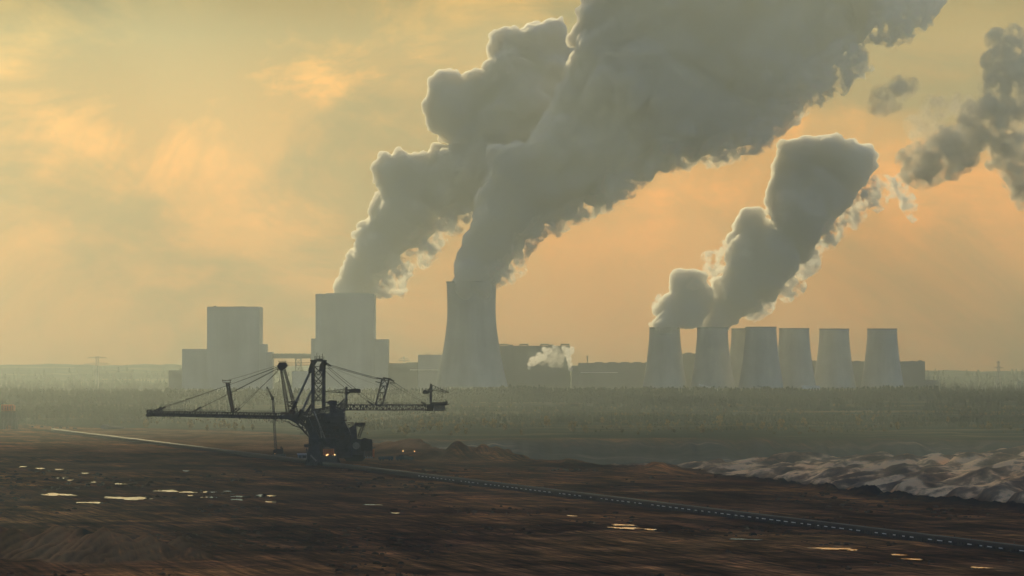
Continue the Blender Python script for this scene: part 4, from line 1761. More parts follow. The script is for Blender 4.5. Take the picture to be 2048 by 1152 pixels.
    for i, (a, b, r_) in enumerate(cab):
        thin = r_ * 0.68
        if i == 0:
            cab_mid = None
        for v in (-2.6, 2.6) if r_ > .12 else (0,):
            p, q = S(*a, v), S(*b, v)
            m = MB()
            prev = p
            n = 8
            sag = (p - q).length * 0.006
            for k in range(1, n + 1):
                f = k / n
                c = p.lerp(q, f) - Vector((0, 0, 4 * sag * f * (1 - f)))
                m.tube(prev, c, thin, 5)
                prev = c
            m.build('stay_cable', M_cable, t)
    for a, b in (((619.5, 745), (592.5, 803)), ((623, 781), (605.5, 820))):
        for v in (-5.8, 5.8):
            p, q = S(*a, v), S(*b, v)
            MB().tube(p, q, 0.62, 10).build('hoist_strut', M_paleg, t)
            e = q + (q - p).normalized() * 6
            MB().tube(q, e, 1.15, 10).build('strut_socket', M_black, t)

    # slewing cranes riding on the machine
    def crane(xm, ytop, ybase, jib, cw, hook):
        c = MB()
        sbox(c, xm - 2.3, xm + 2.3, ytop + 10, ybase, -1, 1)
        base = c.build('slewing_crane', M_steel, t)
        j = MB()
        x1, y1 = jib
        for v in (-1, 1):
            j.bar(S(xm, ytop + 12, v), S(x1, y1, v * .6), 0.5)
            j.bar(S(xm, ytop + (1 if abs(x1 - xm) < 38 else 4), v), S(x1, y1 - .6, v * .6), 0.45)
            n = 6
            for k in range(n):
                f, g = k / n, (k + 1) / n
                lo = S(xm, ytop + 12, v).lerp(S(x1, y1, v * .6), f)
                hi = S(xm, ytop + 2, v).lerp(S(x1, y1 - .6, v * .6), (f + g) / 2)
                lo2 = S(xm, ytop + 12, v).lerp(S(x1, y1, v * .6), g)
                j.bar(lo, hi, .28)
                j.bar(hi, lo2, .28)
        sgn = 1 if x1 > xm else -1
        sprism(j, [(xm - 3, ytop + 10), (xm + 3, ytop + 10), (xm + 2.2, ytop), (xm - 1.5, ytop - 1)], -1.6, 1.6)
        j.build('jib', M_steel, base)
        w = MB()
        x0, xe, y0, ye = cw
        sprism(w, [(x0, y0 + 1.5), ((x0 + xe) / 2, y0), (xe - sgn * -1.5, y0 + 1), (xe, (y0 + ye) / 2), (xe, ye), (x0, ye)], -2, 2)
        w.bar(S(xm, ytop + 6), S(x0, y0 + 3), 1.0)
        w.bar(S(xm, ytop + 11), S(x0, ye - 1), 1.2)
        w.build('crane_counterweight', M_black, base)
        h = MB()
        hx, hy = hook
        top = S(hx, (ytop + 10))
        h.tube(top, S(hx, hy - 2), 0.14, 5)
        sbox(h, hx - 1, hx + 1, hy - 2, hy, -.4, .4)
        h.build('hook', M_black, base)
        pl = MB()
        sbox(pl, xm - 7, xm + 7, ybase - 18.4, ybase - 17.4, -2, 2)
        sbox(pl, xm - 4, xm + 5, ytop + 12, ytop + 15, -2, 2)
        pl.rail(S(xm - 7, ybase - 18.4, -2), S(xm + 7, ybase - 18.4, -2), 1.0, 1.6)
        pl.build('crane_platform', M_steel2, base)
    crane(692.5, 774, 817, (651, 783.5), (699, 721, 777, 786), (684, 794))
    crane(861.5, 768, 810, (897, 785.5), (855, 845.5, 780, 788), (885, 795))


def build_support_car():
    o = Vector((S(713, 917).x, SBASE.y + 14, 0))
    t = thing('support_car', 'dark crawler support car with a boxy house and an inverted frame behind the spreader', 'mining machine', o)
    W = 14

    def sb(m, x0, x1, y0, y1, v0, v1):
        return sbox(m, x0, x1, y0, y1, v0 + W, v1 + W)
    m = MB()
    sprism(m, [(697, 856), (706, 852), (712, 858), (713, 878), (720, 878), (722, 888), (728, 892), (728, 908), (697, 908)], W - 4, W + 4)
    m.build('body', M_steel, t)
    m = MB()
    sprism(m, [(721, 902), (721, 879), (727, 876), (743, 879.5), (743, 902)], W - 5, W + 5)
    m.build('house', M_black, t)
    m = MB()
    for v in (W - 3.5, W + 3.5):
        for a, b in (((708, 847), (728.5, 847)), ((708, 849.5), (728, 849.5)), ((709, 848), (708, 880)), ((727.5, 848), (718, 876)), ((724, 848), (714.5, 874)),
                     ((711, 848), (716, 853)), ((724, 848), (719, 853)), ((716, 853), (719, 853)), ((709, 858), (712, 848)), ((728.5, 847), (724.5, 858))):
            m.bar(S(*a, v), S(*b, v), 0.75)
        for a, b in (((690, 846), (705, 845.5)), ((705, 845.5), (704, 857)), ((691, 852), (705, 846)), ((682, 853), (692, 848))):
            m.bar(S(*a, v), S(*b, v), 0.5)
    for x in (709, 718, 728):
        m.bar(S(x, 847, W - 3.5), S(x, 847, W + 3.5), 0.6)
    m.build('head_frame', M_steel, t)
    m = MB()
    m.tube(S(711, 892, W - 5.5), S(711, 892, W - 4.003), 2.6, 14)
    sb(m, 706, 714, 889, 895, -5.2, -4.003)
    m.build('winch', M_paleg, t)
    for v in (-7, 7):
        m = MB()
        a, b = S(688, 922.6), S(728, 910)
        h = b.z - a.z
        m.prism([(a.x + h * .35, a.z), (b.x - h * .35, a.z), (b.x, a.z + h * .45), (b.x - h * .25, b.z), (a.x + h * .25, b.z), (a.x, a.z + h * .45)], o.y + v - 2, o.y + v + 2)
        m.build('crawler', M_black, t)
    m = MB()
    sb(m, 692, 727, 906, 913, -6, 6)
    sb(m, 742, 750, 896, 897, -5, 5)
    m.rail(S(728, 902, W - 5.2), S(750, 896, W - 5.2), 1.2, 2.0)
    m.build('deck', M_steel, t)


def build_tripper():
    y = SBASE.y - 20
    o = Vector((S(660, 930).x, y, 0))
    t = thing('tripper_car', 'belt tripper car with an orange cabin and two lit headlamps under the spreader', 'mining machine', o)
    V = -20
    m = MB()
    sbox(m, 649, 670.5, 896.5, 909, V - 3, V + 3)
    cab = m.build('cabin', M_orange, t)
    m = MB()
    for i in range(6):
        x = 652 + i * 3
        sbox(m, x, x + 0.5, 897.5, 908, V - 3.25, V - 3.003)
    m.build('cladding_rib', M_rust, cab)
    sbox(MB(), 648.5, 671, 895.6, 896.4, V - 3.4, V + 3.4).build('roof', M_rust, cab)
    for x, yy in ((656.2, 909.3), (658.4, 908.0), (672.3, 908.2)):
        m = MB()
        c = S(x, yy, V - 3.5)
        m.lathe([(0.42, c.z - .42), (0.5, c.z), (0.42, c.z + .42), (0.02, c.z + .5), (0.02, c.z - .5)], c.x, c.y, 12)
        m.bar(c + Vector((0, .3, 0)), c + Vector((0, .9, 0)), 0.3)
        m.build('headlamp', M_lampw, t)
    m = MB()
    sbox(m, 650, 675.5, 909.4, 934, V - 2.4, V + 2.4)
    sprism(m, [(620, 930), (626, 905), (634, 893), (640, 893), (644, 912), (650, 912), (650, 934), (622, 936)], V - 2.2, V + 2.2)
    m.build('frame', M_steel, t)
    m = MB()
    for a, b in (((658, 926), (666, 942)), ((655, 924), (663, 938))):
        m.tube(S(*a, V - 2.9), S(*b, V - 2.9), 0.8, 10)
    m.tube(S(624, 909, V - 2.6), S(636, 921, V - 2.6), 0.6, 10)
    m.build('chute_pipe', M_paleg, t)
    m = MB()
    for x in (616, 628, 640, 668):
        c = S(x, 933, V)
        m.tube((c.x, y - 2.6, 1.0), (c.x, y + 2.6, 1.0), 1.0, 14)
    m.build('wheel', M_black, t)
    m = MB()
    for i in range(5):
        m.bar(S(616 + i * 5, 934, V - 2.6), S(620 + i * 5, 900 + i, V - 2.6), 0.45)
        m.bar(S(612 + i * 5, 928 - i * 3, V - 2.6), S(636, 926 - i * 6, V - 2.6), 0.4)
    m.rail(S(612, 897, V - 2.6), S(646, 893, V - 2.6), 1.3, 2)
    m.build('ladder_frame', M_steel2, t)


build_spreader()
build_support_car()
build_tripper()


# ------------------------------------------------------------------ smaller machines on the floor
def build_small():
    # mobile crane
    P = on_floor(557, 918)
    D = P.y
    s = K * D

    def C(px, py, v=0.0):
        return Vector((P.x + (px - 557) * s, D + v, (918 - py) * s))

    def cb(m, x0, x1, y0, y1, v0, v1):
        a, b = C(x0, y1, v0), C(x1, y0, v1)
        return m.box(a.x, b.x, a.y, b.y, a.z, b.z)
    t = thing('crawler_crane', 'tall thin lattice crane with a bent jib standing behind the left boom', 'crane', P)
    m = MB()
    m.lattice([C(549, 897, -.8), C(553.5, 897, -.8), C(553.5, 897, .8), C(549, 897, .8)], [C(544, 800, -.6), C(547.5, 800, -.6), C(547.5, 800, .6), C(544, 800, .6)], 34, 0.3, 0.16, True)
    m.build('main_boom', M_steel, t)
    m = MB()
    m.lattice([C(543.5, 797, -.5), C(546.5, 796, -.5), C(546.5, 796, .5), C(543.5, 797, .5)], [C(533, 774, -.25), C(534.2, 773.4, -.25), C(534.2, 773.4, .25), C(533, 774, .25)], 8, 0.5, 0.25, True)
    cb(m, 542, 548, 794, 800, -.8, .8)
    m.bar(C(548, 793), C(541, 799), 0.6)
    m.build('jib', M_black, t)
    m = MB()
    m.tube(C(533.5, 774), C(533.5, 789), 0.09, 5)
    cb(m, 532.8, 534.4, 787, 791, -.3, .3)
    m.build('hook', M_black, t)
    m = MB()
    sp = [(546, 908), (547, 900), (552, 897), (562, 898), (566, 895), (567, 908)]
    m.prism([(C(x, y).x, C(x, y).z) for x, y in sp], D - 1.6, D + 1.6)
    cb(m, 561, 563.5, 893, 898, -.6, .6)
    m.build('upper_carriage', M_black, t)
    m = MB()
    cb(m, 545.5, 571.5, 908.3, 917.6, -2.2, 2.2)
    for i in range(6):
        cb(m, 547 + i * 4.2, 548.2 + i * 4.2, 909, 917, -2.35, -2.203)
    m.build('carrier', M_bluegr, t)
    m = MB()
    c = C(550, 907.2, -2)
    m.lathe([(0.22, c.z - .22), (0.28, c.z), (0.22, c.z + .22), (0.02, c.z + .25), (0.02, c.z - .25)], c.x, c.y, 10)
    m.build('lamp', M_lampw, t)

    # office hut
    P = on_floor(605, 919)
    D = P.y
    t = thing('site_hut', 'small pale flat-roofed hut with a dark front left of the tripper car', 'hut', P)
    s = K * D
    m = MB()
    m.box(P.x - 10 * s, P.x + 9 * s, D, D + 3, 0, 10.4 * s)
    m.build('wall', M_paleg, t)
    MB().box(P.x - 11 * s, P.x + 10 * s, D - .3, D + 3.3, 10.5 * s, 11.8 * s).build('roof', M_white, t)
    MB().box(P.x - 7 * s, P.x - 2 * s, D - .08, D - .003, 0.3, 8 * s).build('door', M_bluegr, t)
    MB().box(P.x + 0 * s, P.x + 7 * s, D - .08, D - .003, 1.1, 8 * s).build('window', M_black, t)

    # tan cabins right of the support car
    P = on_floor(738, 919)
    D = P.y
    s = K * D
    t = thing('equipment_cabin', 'small rust-brown cabin on legs right of the support car', 'cabin', P)
    MB().box(P.x - 9 * s, P.x + 7 * s, D, D + 3.4, 7 * s, 19 * s).build('wall', M_rust, t)
    MB().box(P.x + 7.1 * s, P.x + 11 * s, D + .4, D + 3.0, 5 * s, 20 * s).build('end_panel', M_orange, t)
    m = MB()
    for x in (-8, -3, 2, 6):
        m.box(P.x + x * s - .2, P.x + x * s + .2, D + .3, D + 3, -0.4, 7 * s - .003)
    m.box(P.x - 9.6 * s, P.x + 7 * s, D + .2, D + 3, 3.0 * s, 4.0 * s)
    m.build('leg', M_paleg, t)

    # two dark low trailers and other vehicles
    def trailer(px, w, label, cabin):
        P = on_floor(px, 922)
        D = P.y
        s = K * D
        t = thing('flatbed_truck', label, 'truck', P, 'dark vehicles right of the spreader')
        m = MB()
        m.prism([(P.x - w / 2 * s, 1.2), (P.x + w / 2 * s, 1.2), (P.x + w / 2 * s, 8.6 * s), (P.x + (w / 2 - 2) * s, 9.4 * s), (P.x - (w / 2 - 2) * s, 9.0 * s), (P.x - w / 2 * s, 8.0 * s)], D - 1.3, D + 1.3)
        m.build('body', M_bluegr, t)
        for f in (-.38, -.2, .22, .38):
            k = MB()
            k.tube((P.x + f * w * s, D - 1.42, .6), (P.x + f * w * s, D - 1.0, .6), .62, 12)
            k.tube((P.x + f * w * s, D + 1.0, .6), (P.x + f * w * s, D + 1.42, .6), .62, 12)
            k.build('wheel', M_black, t)
        if cabin:
            c = MB()
            c.prism([(P.x - w * .5 * s, 9.0 * s + .1), (P.x - w * .2 * s, 12 * s), (P.x + w * .1 * s, 11.6 * s), (P.x + w * .3 * s, 9.5 * s + .1), (P.x, 9.2 * s)], D - 1.2, D + 1.2)
            c.build('load', M_black, t)
    trailer(772, 30, 'dark blue-green low truck right of the brown cabin', False)
    trailer(809, 36, 'dark truck heaped with a load, right of the empty low truck', True)

    for px, py, lab in ((806, 908, 'glowing orange floodlight farthest left beyond the two trucks'), (829, 908.5, 'brightest of the glowing floodlights beyond the two trucks'),
                        (868, 913, 'faint floodlight on the ground right of the two trucks')):
        P = on_floor(px, py)
        t = thing('floodlight', lab, 'floodlight', P, 'floodlights beyond the trucks')
        m = MB()
        m.tube((P.x, P.y, -.4), (P.x, P.y, 2.1), .12, 8)
        m.box(P.x - .6, P.x + .6, P.y - .3, P.y + .3, -.3, .35)
        m.build('stand', M_black, t)
        m = MB()
        r = .5 if px != 868 else .28
        m.lathe([(r * .8, 2.2 - r * .4), (r, 2.2 + r * .5), (r * .8, 2.2 + r * 1.3), (.02, 2.2 + r * 1.5), (.02, 2.2 - r * .6)], P.x, P.y, 12)
        m.build('lamp', M_lampo, t)

    for px, py, w, h, mat, lab in ((866, 917, 5, 5, M_white, 'small white van parked on dark ground right of the two trucks'),
                                   (883, 918, 9, 5, M_paleg, 'pale grey lorry parked behind the rim heaps right of the white van'),
                                   (850, 917, 13, 4, M_black, 'low black trailer between the loaded truck and the white van')):
        P = on_floor(px, py)
        D = P.y
        s = K * D
        t = thing('parked_vehicle', lab, 'vehicle', P, 'vehicles parked near the rim')
        hw = w * s / 2
        MB().prism([(P.x - hw, .5), (P.x + hw, .5), (P.x + hw, h * s * .62), (P.x + hw * .5, h * s), (P.x - hw * .8, h * s), (P.x - hw, h * s * .7)], D - 1, D + 1).build('body', mat, t)
        for f in (-.6, .6):
            MB().tube((P.x + f * hw, D - 1.1, .42), (P.x + f * hw, D + 1.1, .42), .45, 10).build('wheel', M_black, t)

    # far machine on the left
    P = on_floor(17, 858)
    D = P.y
    s = K * D

    def F(px, py, v=0.0):
        return Vector((P.x + (px - 17) * s, D + v, (858 - py) * s))
    t = thing('drive_station', 'far belt drive station on legs with an orange house at the left picture edge', 'mining machine', P)
    m = MB()
    a, b = F(4, 822, -5), F(30, 808.5, 5)
    m.prism([(a.x, a.z), (b.x, a.z), (b.x, b.z - 2.2), (b.x - 2.5, b.z), (a.x, b.z)], D - 5, D + 5)
    h = m.build('house', M_orange, t)
    m = MB()
    for i in range(5):
        c = F(6 + i * 5, 815)
        m.box(c.x, c.x + .6, D - 5.2, D - 5.003, a.z + .5, b.z - 2)
    m.build('cladding_rib', M_rust, h)
    m = MB()
    q = [F(-14, 858), F(-14, 836), F(0, 826), F(4, 822.2), F(31, 822.2), F(34, 832), F(36, 858), F(26, 858), F(24, 846), F(14, 846), F(10, 858)]
    m.prism([(p.x, p.z - .5) for p in q], D - 4, D + 4)
    m.build('body', M_black, t)
    m = MB()
    for x in (-8, 0, 8, 16, 24, 32):
        m.bar(F(x, 858, -6), F(x + 2, 824, -6), 1.0)
        m.bar(F(x, 846, -6), F(x + 8, 834, -6), .7)
    for y in (828, 838, 848):
        m.rail(F(-12, y, -6.5), F(36, y, -6.5), 1.4, 3, .12)
    c = F(5, 804.5)
    m.tube(F(5, 808.4), F(5, 804), 1.1, 8)
    m.tube(F(-6, 830), F(-6, 812), .4, 8)
    m.build('gantry', M_steel, t)
    r = random.Random(31)
    pos = [(65, 855), (84, 855.5), (106, 857), (121, 857), (135, 857.5), (150, 858)]
    for i, (px, py) in enumerate(pos):
        P = on_floor(px, py)
        hw = r.uniform(1.6, 2.6)
        hh = r.uniform(1.8, 3.0)
        t = thing('far_truck', 'tiny dark vehicle parked in the haze right of the far drive station', 'vehicle', P, 'tiny vehicles beside the far drive station')
        z = zg(P.x, P.y)
        t.location.z = z
        MB().prism([(P.x - hw, z + .4), (P.x + hw, z + .4), (P.x + hw, z + hh * .6), (P.x + hw * .4, z + hh), (P.x - hw, z + hh)], P.y - 1.1, P.y + 1.1).build('body', M_steel, t)
        for f in (-.6, .6):
            MB().tube((P.x + f * hw, P.y - 1.2, z + .35), (P.x + f * hw, P.y + 1.2, z + .35), .5, 8).build('wheel', M_black, t)
    P = on_floor(226, 858)
    t = thing('bucket_loader', 'low dark tracked loader in the haze beyond the belt, left of the boom tip', 'loader', P)
    z = zg(P.x, P.y)
    t.location.z = z
    s = K * P.y
    MB().prism([(P.x - 24 * s, z + .6), (P.x + 24 * s, z + .6), (P.x + 22 * s, z + 2.6), (P.x - 8 * s, z + 3.4), (P.x - 12 * s, z + 5.6), (P.x - 20 * s, z + 5.4), (P.x - 25 * s, z + 3)], P.y - 2, P.y + 2).build('body', M_steel2, t)
    for v in (-1.8, 1.8):
        MB().prism([(P.x - 18 * s, z - .3), (P.x + 16 * s, z - .3), (P.x + 18 * s, z + .7), (P.x - 20 * s, z + .7)], P.y + v - .5, P.y + v + .5).build('track', M_black, t)


build_small()

# ------------------------------------------------------------------ smoke
ICO2, ICO1 = ico_template(3), ico_template(2)


def build_plume(name, label, cat, blobs, D, mat, voxel, seed, group=None, lumps=26, spread=0.75, drift=0.0, amp=0.13, flat=1.0):
    """blobs: (px, py, radius px[, extra depth m]); lumps bud from each, smaller ones from those"""
    r = np.random.default_rng(seed)
    s = K * D
    balls = []
    y0 = max(b[1] for b in blobs)
    for b in blobs:
        px, py, rad = b[:3]
        dz = b[3] if len(b) > 3 else 0.0
        c = np.array(at(px, py, D))
        R = rad * s
        c[1] += dz + drift * (y0 - py) * s + r.uniform(-spread, spread) * R
        balls.append((c, R, 0))
        for i in range(lumps):
            d = r.normal(size=3)
            d /= np.linalg.norm(d)
            R1 = R * r.uniform(0.16, 0.44)
            c1 = c + d * (R - R1 * r.uniform(0.0, 0.6))
            balls.append((c1, R1, 1))
            for k in range(10):
                e = r.normal(size=3)
                e /= np.linalg.norm(e)
                if np.dot(e, d) < -0.1:
                    continue
                R2 = R1 * r.uniform(0.25, 0.5)
                if R2 < voxel * 1.1:
                    continue
                balls.append((c1 + e * (R1 - R2 * r.uniform(0.0, 0.4)), R2, 2))
    vs, fs, n = [], [], 0
    for c, R, lv in balls:
        tv, tf = ICO2 if lv == 0 else ICO1
        vs.append(tv * R + c)
        fs.append(tf + n)
        n += len(tv)
    me = np_mesh(name + '_seed', np.concatenate(vs), np.concatenate(fs))
    tmp = bpy.data.objects.new(name + '_seed', me)
    COL.objects.link(tmp)
    md = tmp.modifiers.new('remesh', 'REMESH')
    md.mode = 'VOXEL'
    md.voxel_size = voxel
    md.use_smooth_shade = True
    dg = bpy.context.evaluated_depsgraph_get()
    ev = tmp.evaluated_get(dg)
    out = bpy.data.meshes.new_from_object(ev)
    bpy.data.objects.remove(tmp)
    bpy.data.meshes.remove(me)
    nv = len(out.vertices)
    co = np.empty(nv * 3, np.float32)
    no = np.empty(nv * 3, np.float32)
    out.vertices.foreach_get('co', co)
    out.vertices.foreach_get('normal', no)
    co, no = co.reshape(-1, 3).astype(float), no.reshape(-1, 3)
    meanR = np.mean([b[2] for b in blobs]) * s
    disp = np.zeros(nv)
    for sc, a in ((0.55, 1.0), (0.25, 0.6), (0.11, 0.32)):
        q = co / (meanR * sc)
        nz = vnoise(q[:, 0], q[:, 1], q[:, 2], seed + int(sc * 100))
        disp += a * (1 - 2 * np.abs(nz)) * 0.6
    co2 = co + no * (disp * meanR * amp)[:, None]
    ctr = co2.mean(0)
    out.vertices.foreach_set('co', (co2 - ctr).astype(np.float32).ravel())
    out.update()
    tmp = bpy.data.objects.new(name + '_fold', out)
    COL.objects.link(tmp)
    md = tmp.modifiers.new('remesh', 'REMESH')
    md.mode = 'VOXEL'
    md.voxel_size = voxel * 0.9
    out2 = bpy.data.meshes.new_from_object(tmp.evaluated_get(bpy.context.evaluated_depsgraph_get()))
    bpy.data.objects.remove(tmp)
    bpy.data.meshes.remove(out)
    out = out2
    out.polygons.foreach_set('use_smooth', np.ones(len(out.polygons), bool))
    out.update()
    out.name = name
    out.materials.clear()
    out.materials.append(mat)
    o = bpy.data.objects.new(name, out)
    COL.objects.link(o)
    o.location = ctr
    return tag(o, label, cat, group)


SMOKE_COL = (0.997, 0.997, 0.997)
M_smoke = smoke_mat('dense_steam', 0.24, None, 0, 0, (0.945, 0.925, 0.89), 0.35, 1.0, skin=0.02)
M_smoke2 = smoke_mat('steam', 0.26, None, 0, 0, (0.955, 0.945, 0.925), 0.35, 1.0, skin=0.02)
M_drift = smoke_mat('drifting_steam', 0.24, 0.070, 0.49, 0.70, (0.93, 0.92, 0.90), 0.3, 0.2, skin=0.006)
M_dark = smoke_mat('dark_drift', 0.17, 0.048, 0.46, 0.68, (0.72, 0.68, 0.63), 0.2, 0.2, skin=0.006)
M_faint = smoke_mat('faint_drift', 0.05, 0.060, 0.42, 0.66, (0.80, 0.74, 0.66), 0.3, 0.2, skin=0.004)
M_thin = smoke_mat('thin_steam', 0.06, 0.10, 0.38, 0.60, (0.85, 0.83, 0.80), 0.3, 0.3, skin=0.02)
M_puff = smoke_mat('white_steam', 0.16, 0.10, 0.34, 0.54, (0.97, 0.96, 0.95), 0.3, 0.3, skin=0.10)

PLUME_A = [(702, 588, 34), (716, 556, 36), (728, 528, 34), (752, 506, 40), (742, 480, 30), (772, 470, 46), (770, 432, 34), (806, 430, 50), (772, 403, 26),
           (830, 380, 56), (790, 345, 34), (772, 334, 25), (800, 320, 20), (846, 336, 32), (880, 340, 44), (882, 314, 22), (908, 312, 24), (900, 380, 50),
           (930, 350, 56), (970, 330, 62), (990, 380, 44), (960, 290, 52), (985, 255, 60),
           (905, 225, 40), (890, 200, 38), (884, 168, 26), (905, 160, 22), (880, 235, 30), (930, 240, 44), (945, 195, 48), (955, 160, 26), (990, 195, 60), (1020, 150, 52),
           (1005, 100, 28), (1000, 70, 18), (1012, 60, 16), (1040, 90, 34), (1075, 85, 44), (1105, 65, 30), (1120, 100, 44), (1090, 140, 66), (1130, 160, 50), (1060, 210, 70), (1040, 270, 70),
           (1110, 230, 76), (1160, 220, 60), (1160, 160, 20), (830, 470, 22), (850, 445, 24)]
PLUME_B = [(948, 556, 40), (958, 530, 38), (968, 505, 40), (936, 507, 15), (948, 480, 20), (990, 475, 46), (985, 440, 36), (1005, 430, 44), (1000, 400, 42), (1040, 430, 44),
           (1035, 385, 52), (1030, 340, 50), (1075, 400, 46), (1090, 350, 70), (1125, 380, 44), (1165, 350, 44), (1195, 388, 24), (1206, 376, 16), (1140, 310, 80), (1190, 300, 70),
           (1240, 280, 66), (1215, 230, 90), (1290, 250, 72), (1280, 170, 100), (1340, 220, 84), (1390, 230, 66), (1440, 240, 50), (1475, 258, 32), (1500, 230, 46), (1420, 160, 100),
           (1520, 190, 56), (1560, 150, 56), (1540, 90, 90), (1620, 90, 62), (1660, 50, 60), (1700, 30, 54), (1735, 0, 40), (1210, 130, 70), (1200, 70, 36), (1225, 20, 46), (1250, 60, 80),
           (1330, 60, 100), (1440, 50, 100), (1310, -10, 90), (1250, -20, 50), (1420, -20, 90), (1550, -10, 90), (1660, -20, 80), (1740, -30, 60), (1600, -50, 70), (1480, -50, 80),
           (1310, 300, 24), (1345, 302, 18), (1285, 312, 18), (1265, 330, 14)]
WISP_A = [(770, 540, 20), (795, 520, 22), (815, 495, 20), (835, 470, 18), (740, 580, 12), (765, 572, 12), (815, 540, 12), (850, 455, 14), (880, 430, 16), (905, 415, 14)]
WISP_B = [(1030, 520, 24), (1010, 540, 12), (1045, 490, 24), (1075, 460, 24), (1100, 440, 22), (1120, 430, 16), (1135, 440, 10), (1040, 540, 12), (1150, 410, 16)]
PLUME_C = [(1332, 648, 25), (1344, 622, 28), (1370, 596, 32), (1366, 566, 26), (1390, 560, 20), (1396, 600, 26), (1412, 588, 16), (1380, 628, 28), (1340, 600, 14), (1400, 625, 14)]
PLUME_D = [(1432, 646, 26), (1445, 618, 32), (1462, 590, 36), (1490, 570, 42), (1500, 530, 46), (1480, 600, 32), (1530, 570, 30), (1540, 540, 40), (1508, 480, 42), (1500, 448, 28), (1515, 430, 16),
           (1550, 510, 46), (1580, 470, 44), (1600, 500, 26), (1600, 430, 48), (1570, 410, 34), (1630, 440, 34), (1575, 380, 38), (1600, 350, 46), (1590, 310, 32), (1615, 295, 22), (1640, 320, 46),
           (1660, 300, 28), (1680, 350, 50), (1650, 390, 50), (1700, 320, 36), (1728, 312, 24), (1735, 330, 18), (1720, 350, 20)]
WISP_C = [(1420, 520, 18), (1440, 535, 20), (1450, 500, 18), (1430, 560, 12), (1470, 480, 16), (1410, 545, 9)]
WISP_D = [(1745, 380, 24), (1768, 372, 22), (1755, 405, 18), (1800, 385, 20), (1815, 405, 18), (1825, 430, 12), (1805, 360, 14), (1690, 430, 16), (1710, 450, 10), (1720, 400, 14), (1660, 470, 16)]
DRIFT_1 = [(1850, 330, 14), (1870, 326, 18), (1888, 345, 12), (1900, 305, 22), (1925, 285, 24), (1905, 275, 16), (1950, 260, 24), (1980, 240, 30), (2010, 215, 32), (2000, 180, 26), (2015, 140, 28), (2010, 100, 26),
           (1990, 80, 20), (2030, 75, 24), (2045, 180, 36), (2040, 240, 28), (1960, 220, 18)]
DRIFT_2 = [(2030, 300, 20), (2048, 320, 26), (2040, 350, 20), (2020, 310, 14), (2075, 340, 40), (2070, 290, 40), (2045, 375, 16)]
DRIFT_3 = [(1860, 205, 14), (1880, 212, 18), (1900, 208, 14), (1930, 205, 12), (1850, 215, 9), (1865, 250, 12), (1840, 262, 10)]
DRIFT_4 = [(1770, 190, 16), (1790, 175, 18), (1810, 165, 16), (1762, 205, 9)]


def fringe(line, n, rmin, rmax, spread, seed):
    r = random.Random(seed)
    out = []
    for i in range(n):
        f = r.random() * (len(line) - 1)
        k = int(f)
        (x0, y0), (x1, y1) = line[k], line[k + 1]
        t = f - k
        q = abs(r.gauss(0, 1))
        out.append((x0 + (x1 - x0) * t + spread * q * 0.6 * r.choice((1, 1, -0.4)), y0 + (y1 - y0) * t + spread * q * 0.7 * r.choice((1, 1, -0.4)),
                    1.7 * max(rmin, r.uniform(rmin, rmax) * (1.25 - 0.35 * q)), r.uniform(-40, 40)))
    return out


WISP_A += fringe([(735, 585), (790, 560), (840, 510), (880, 455), (930, 420)], 26, 6, 15, 14, 1)
WISP_B += fringe([(1000, 540), (1060, 480), (1120, 440), (1200, 400), (1230, 350)], 24, 6, 16, 14, 2)
WISP_E = fringe([(1225, 385), (1270, 335), (1340, 305), (1390, 300), (1450, 292), (1500, 275), (1560, 225)], 44, 6, 18, 16, 3)
WISP_F = fringe([(1560, 215), (1620, 160), (1680, 120), (1750, 70), (1800, 20), (1850, -20)], 44, 9, 26, 24, 4)
WISP_D += fringe([(1480, 632), (1540, 600), (1600, 545), (1650, 470), (1690, 430), (1740, 390)], 26, 6, 15, 12, 5)
WISP_C += fringe([(1310, 655), (1330, 600), (1400, 560), (1430, 520), (1480, 470)], 14, 5, 11, 9, 6)
DRIFT_1 += fringe([(1840, 335), (1900, 300), (1960, 250), (2010, 190), (2020, 90)], 70, 9, 24, 22, 7)
DRIFT_2 += fringe([(2015, 300), (2045, 330), (2060, 380)], 24, 9, 24, 20, 8)
DRIFT_3 += fringe([(1835, 265), (1870, 215), (1940, 205), (1990, 230)], 18, 5, 14, 12, 9)
DRIFT_4 += fringe([(1760, 205), (1800, 170), (1850, 160)], 12, 5, 14, 12, 10)
PUFF_1 = [(1058, 736, 3.5), (1060, 728, 6), (1066, 722, 9), (1076, 718, 8), (1078, 710, 6), (1087, 714, 7), (1093, 705, 6), (1088, 698, 5), (1100, 700, 5), (1108, 694, 4)]
PUFF_3 = [(1084, 724, 8), (1096, 716, 10), (1108, 712, 11), (1120, 716, 10), (1106, 726, 10), (1120, 728, 8), (1096, 704, 8), (1112, 700, 8), (1126, 706, 8)]
PUFF_2 = [(1141, 738, 5), (1140, 728, 5.5), (1138, 718, 6), (1136, 709, 7), (1142, 702, 7), (1134, 700, 6), (1128, 697, 5), (1144, 697, 5)]


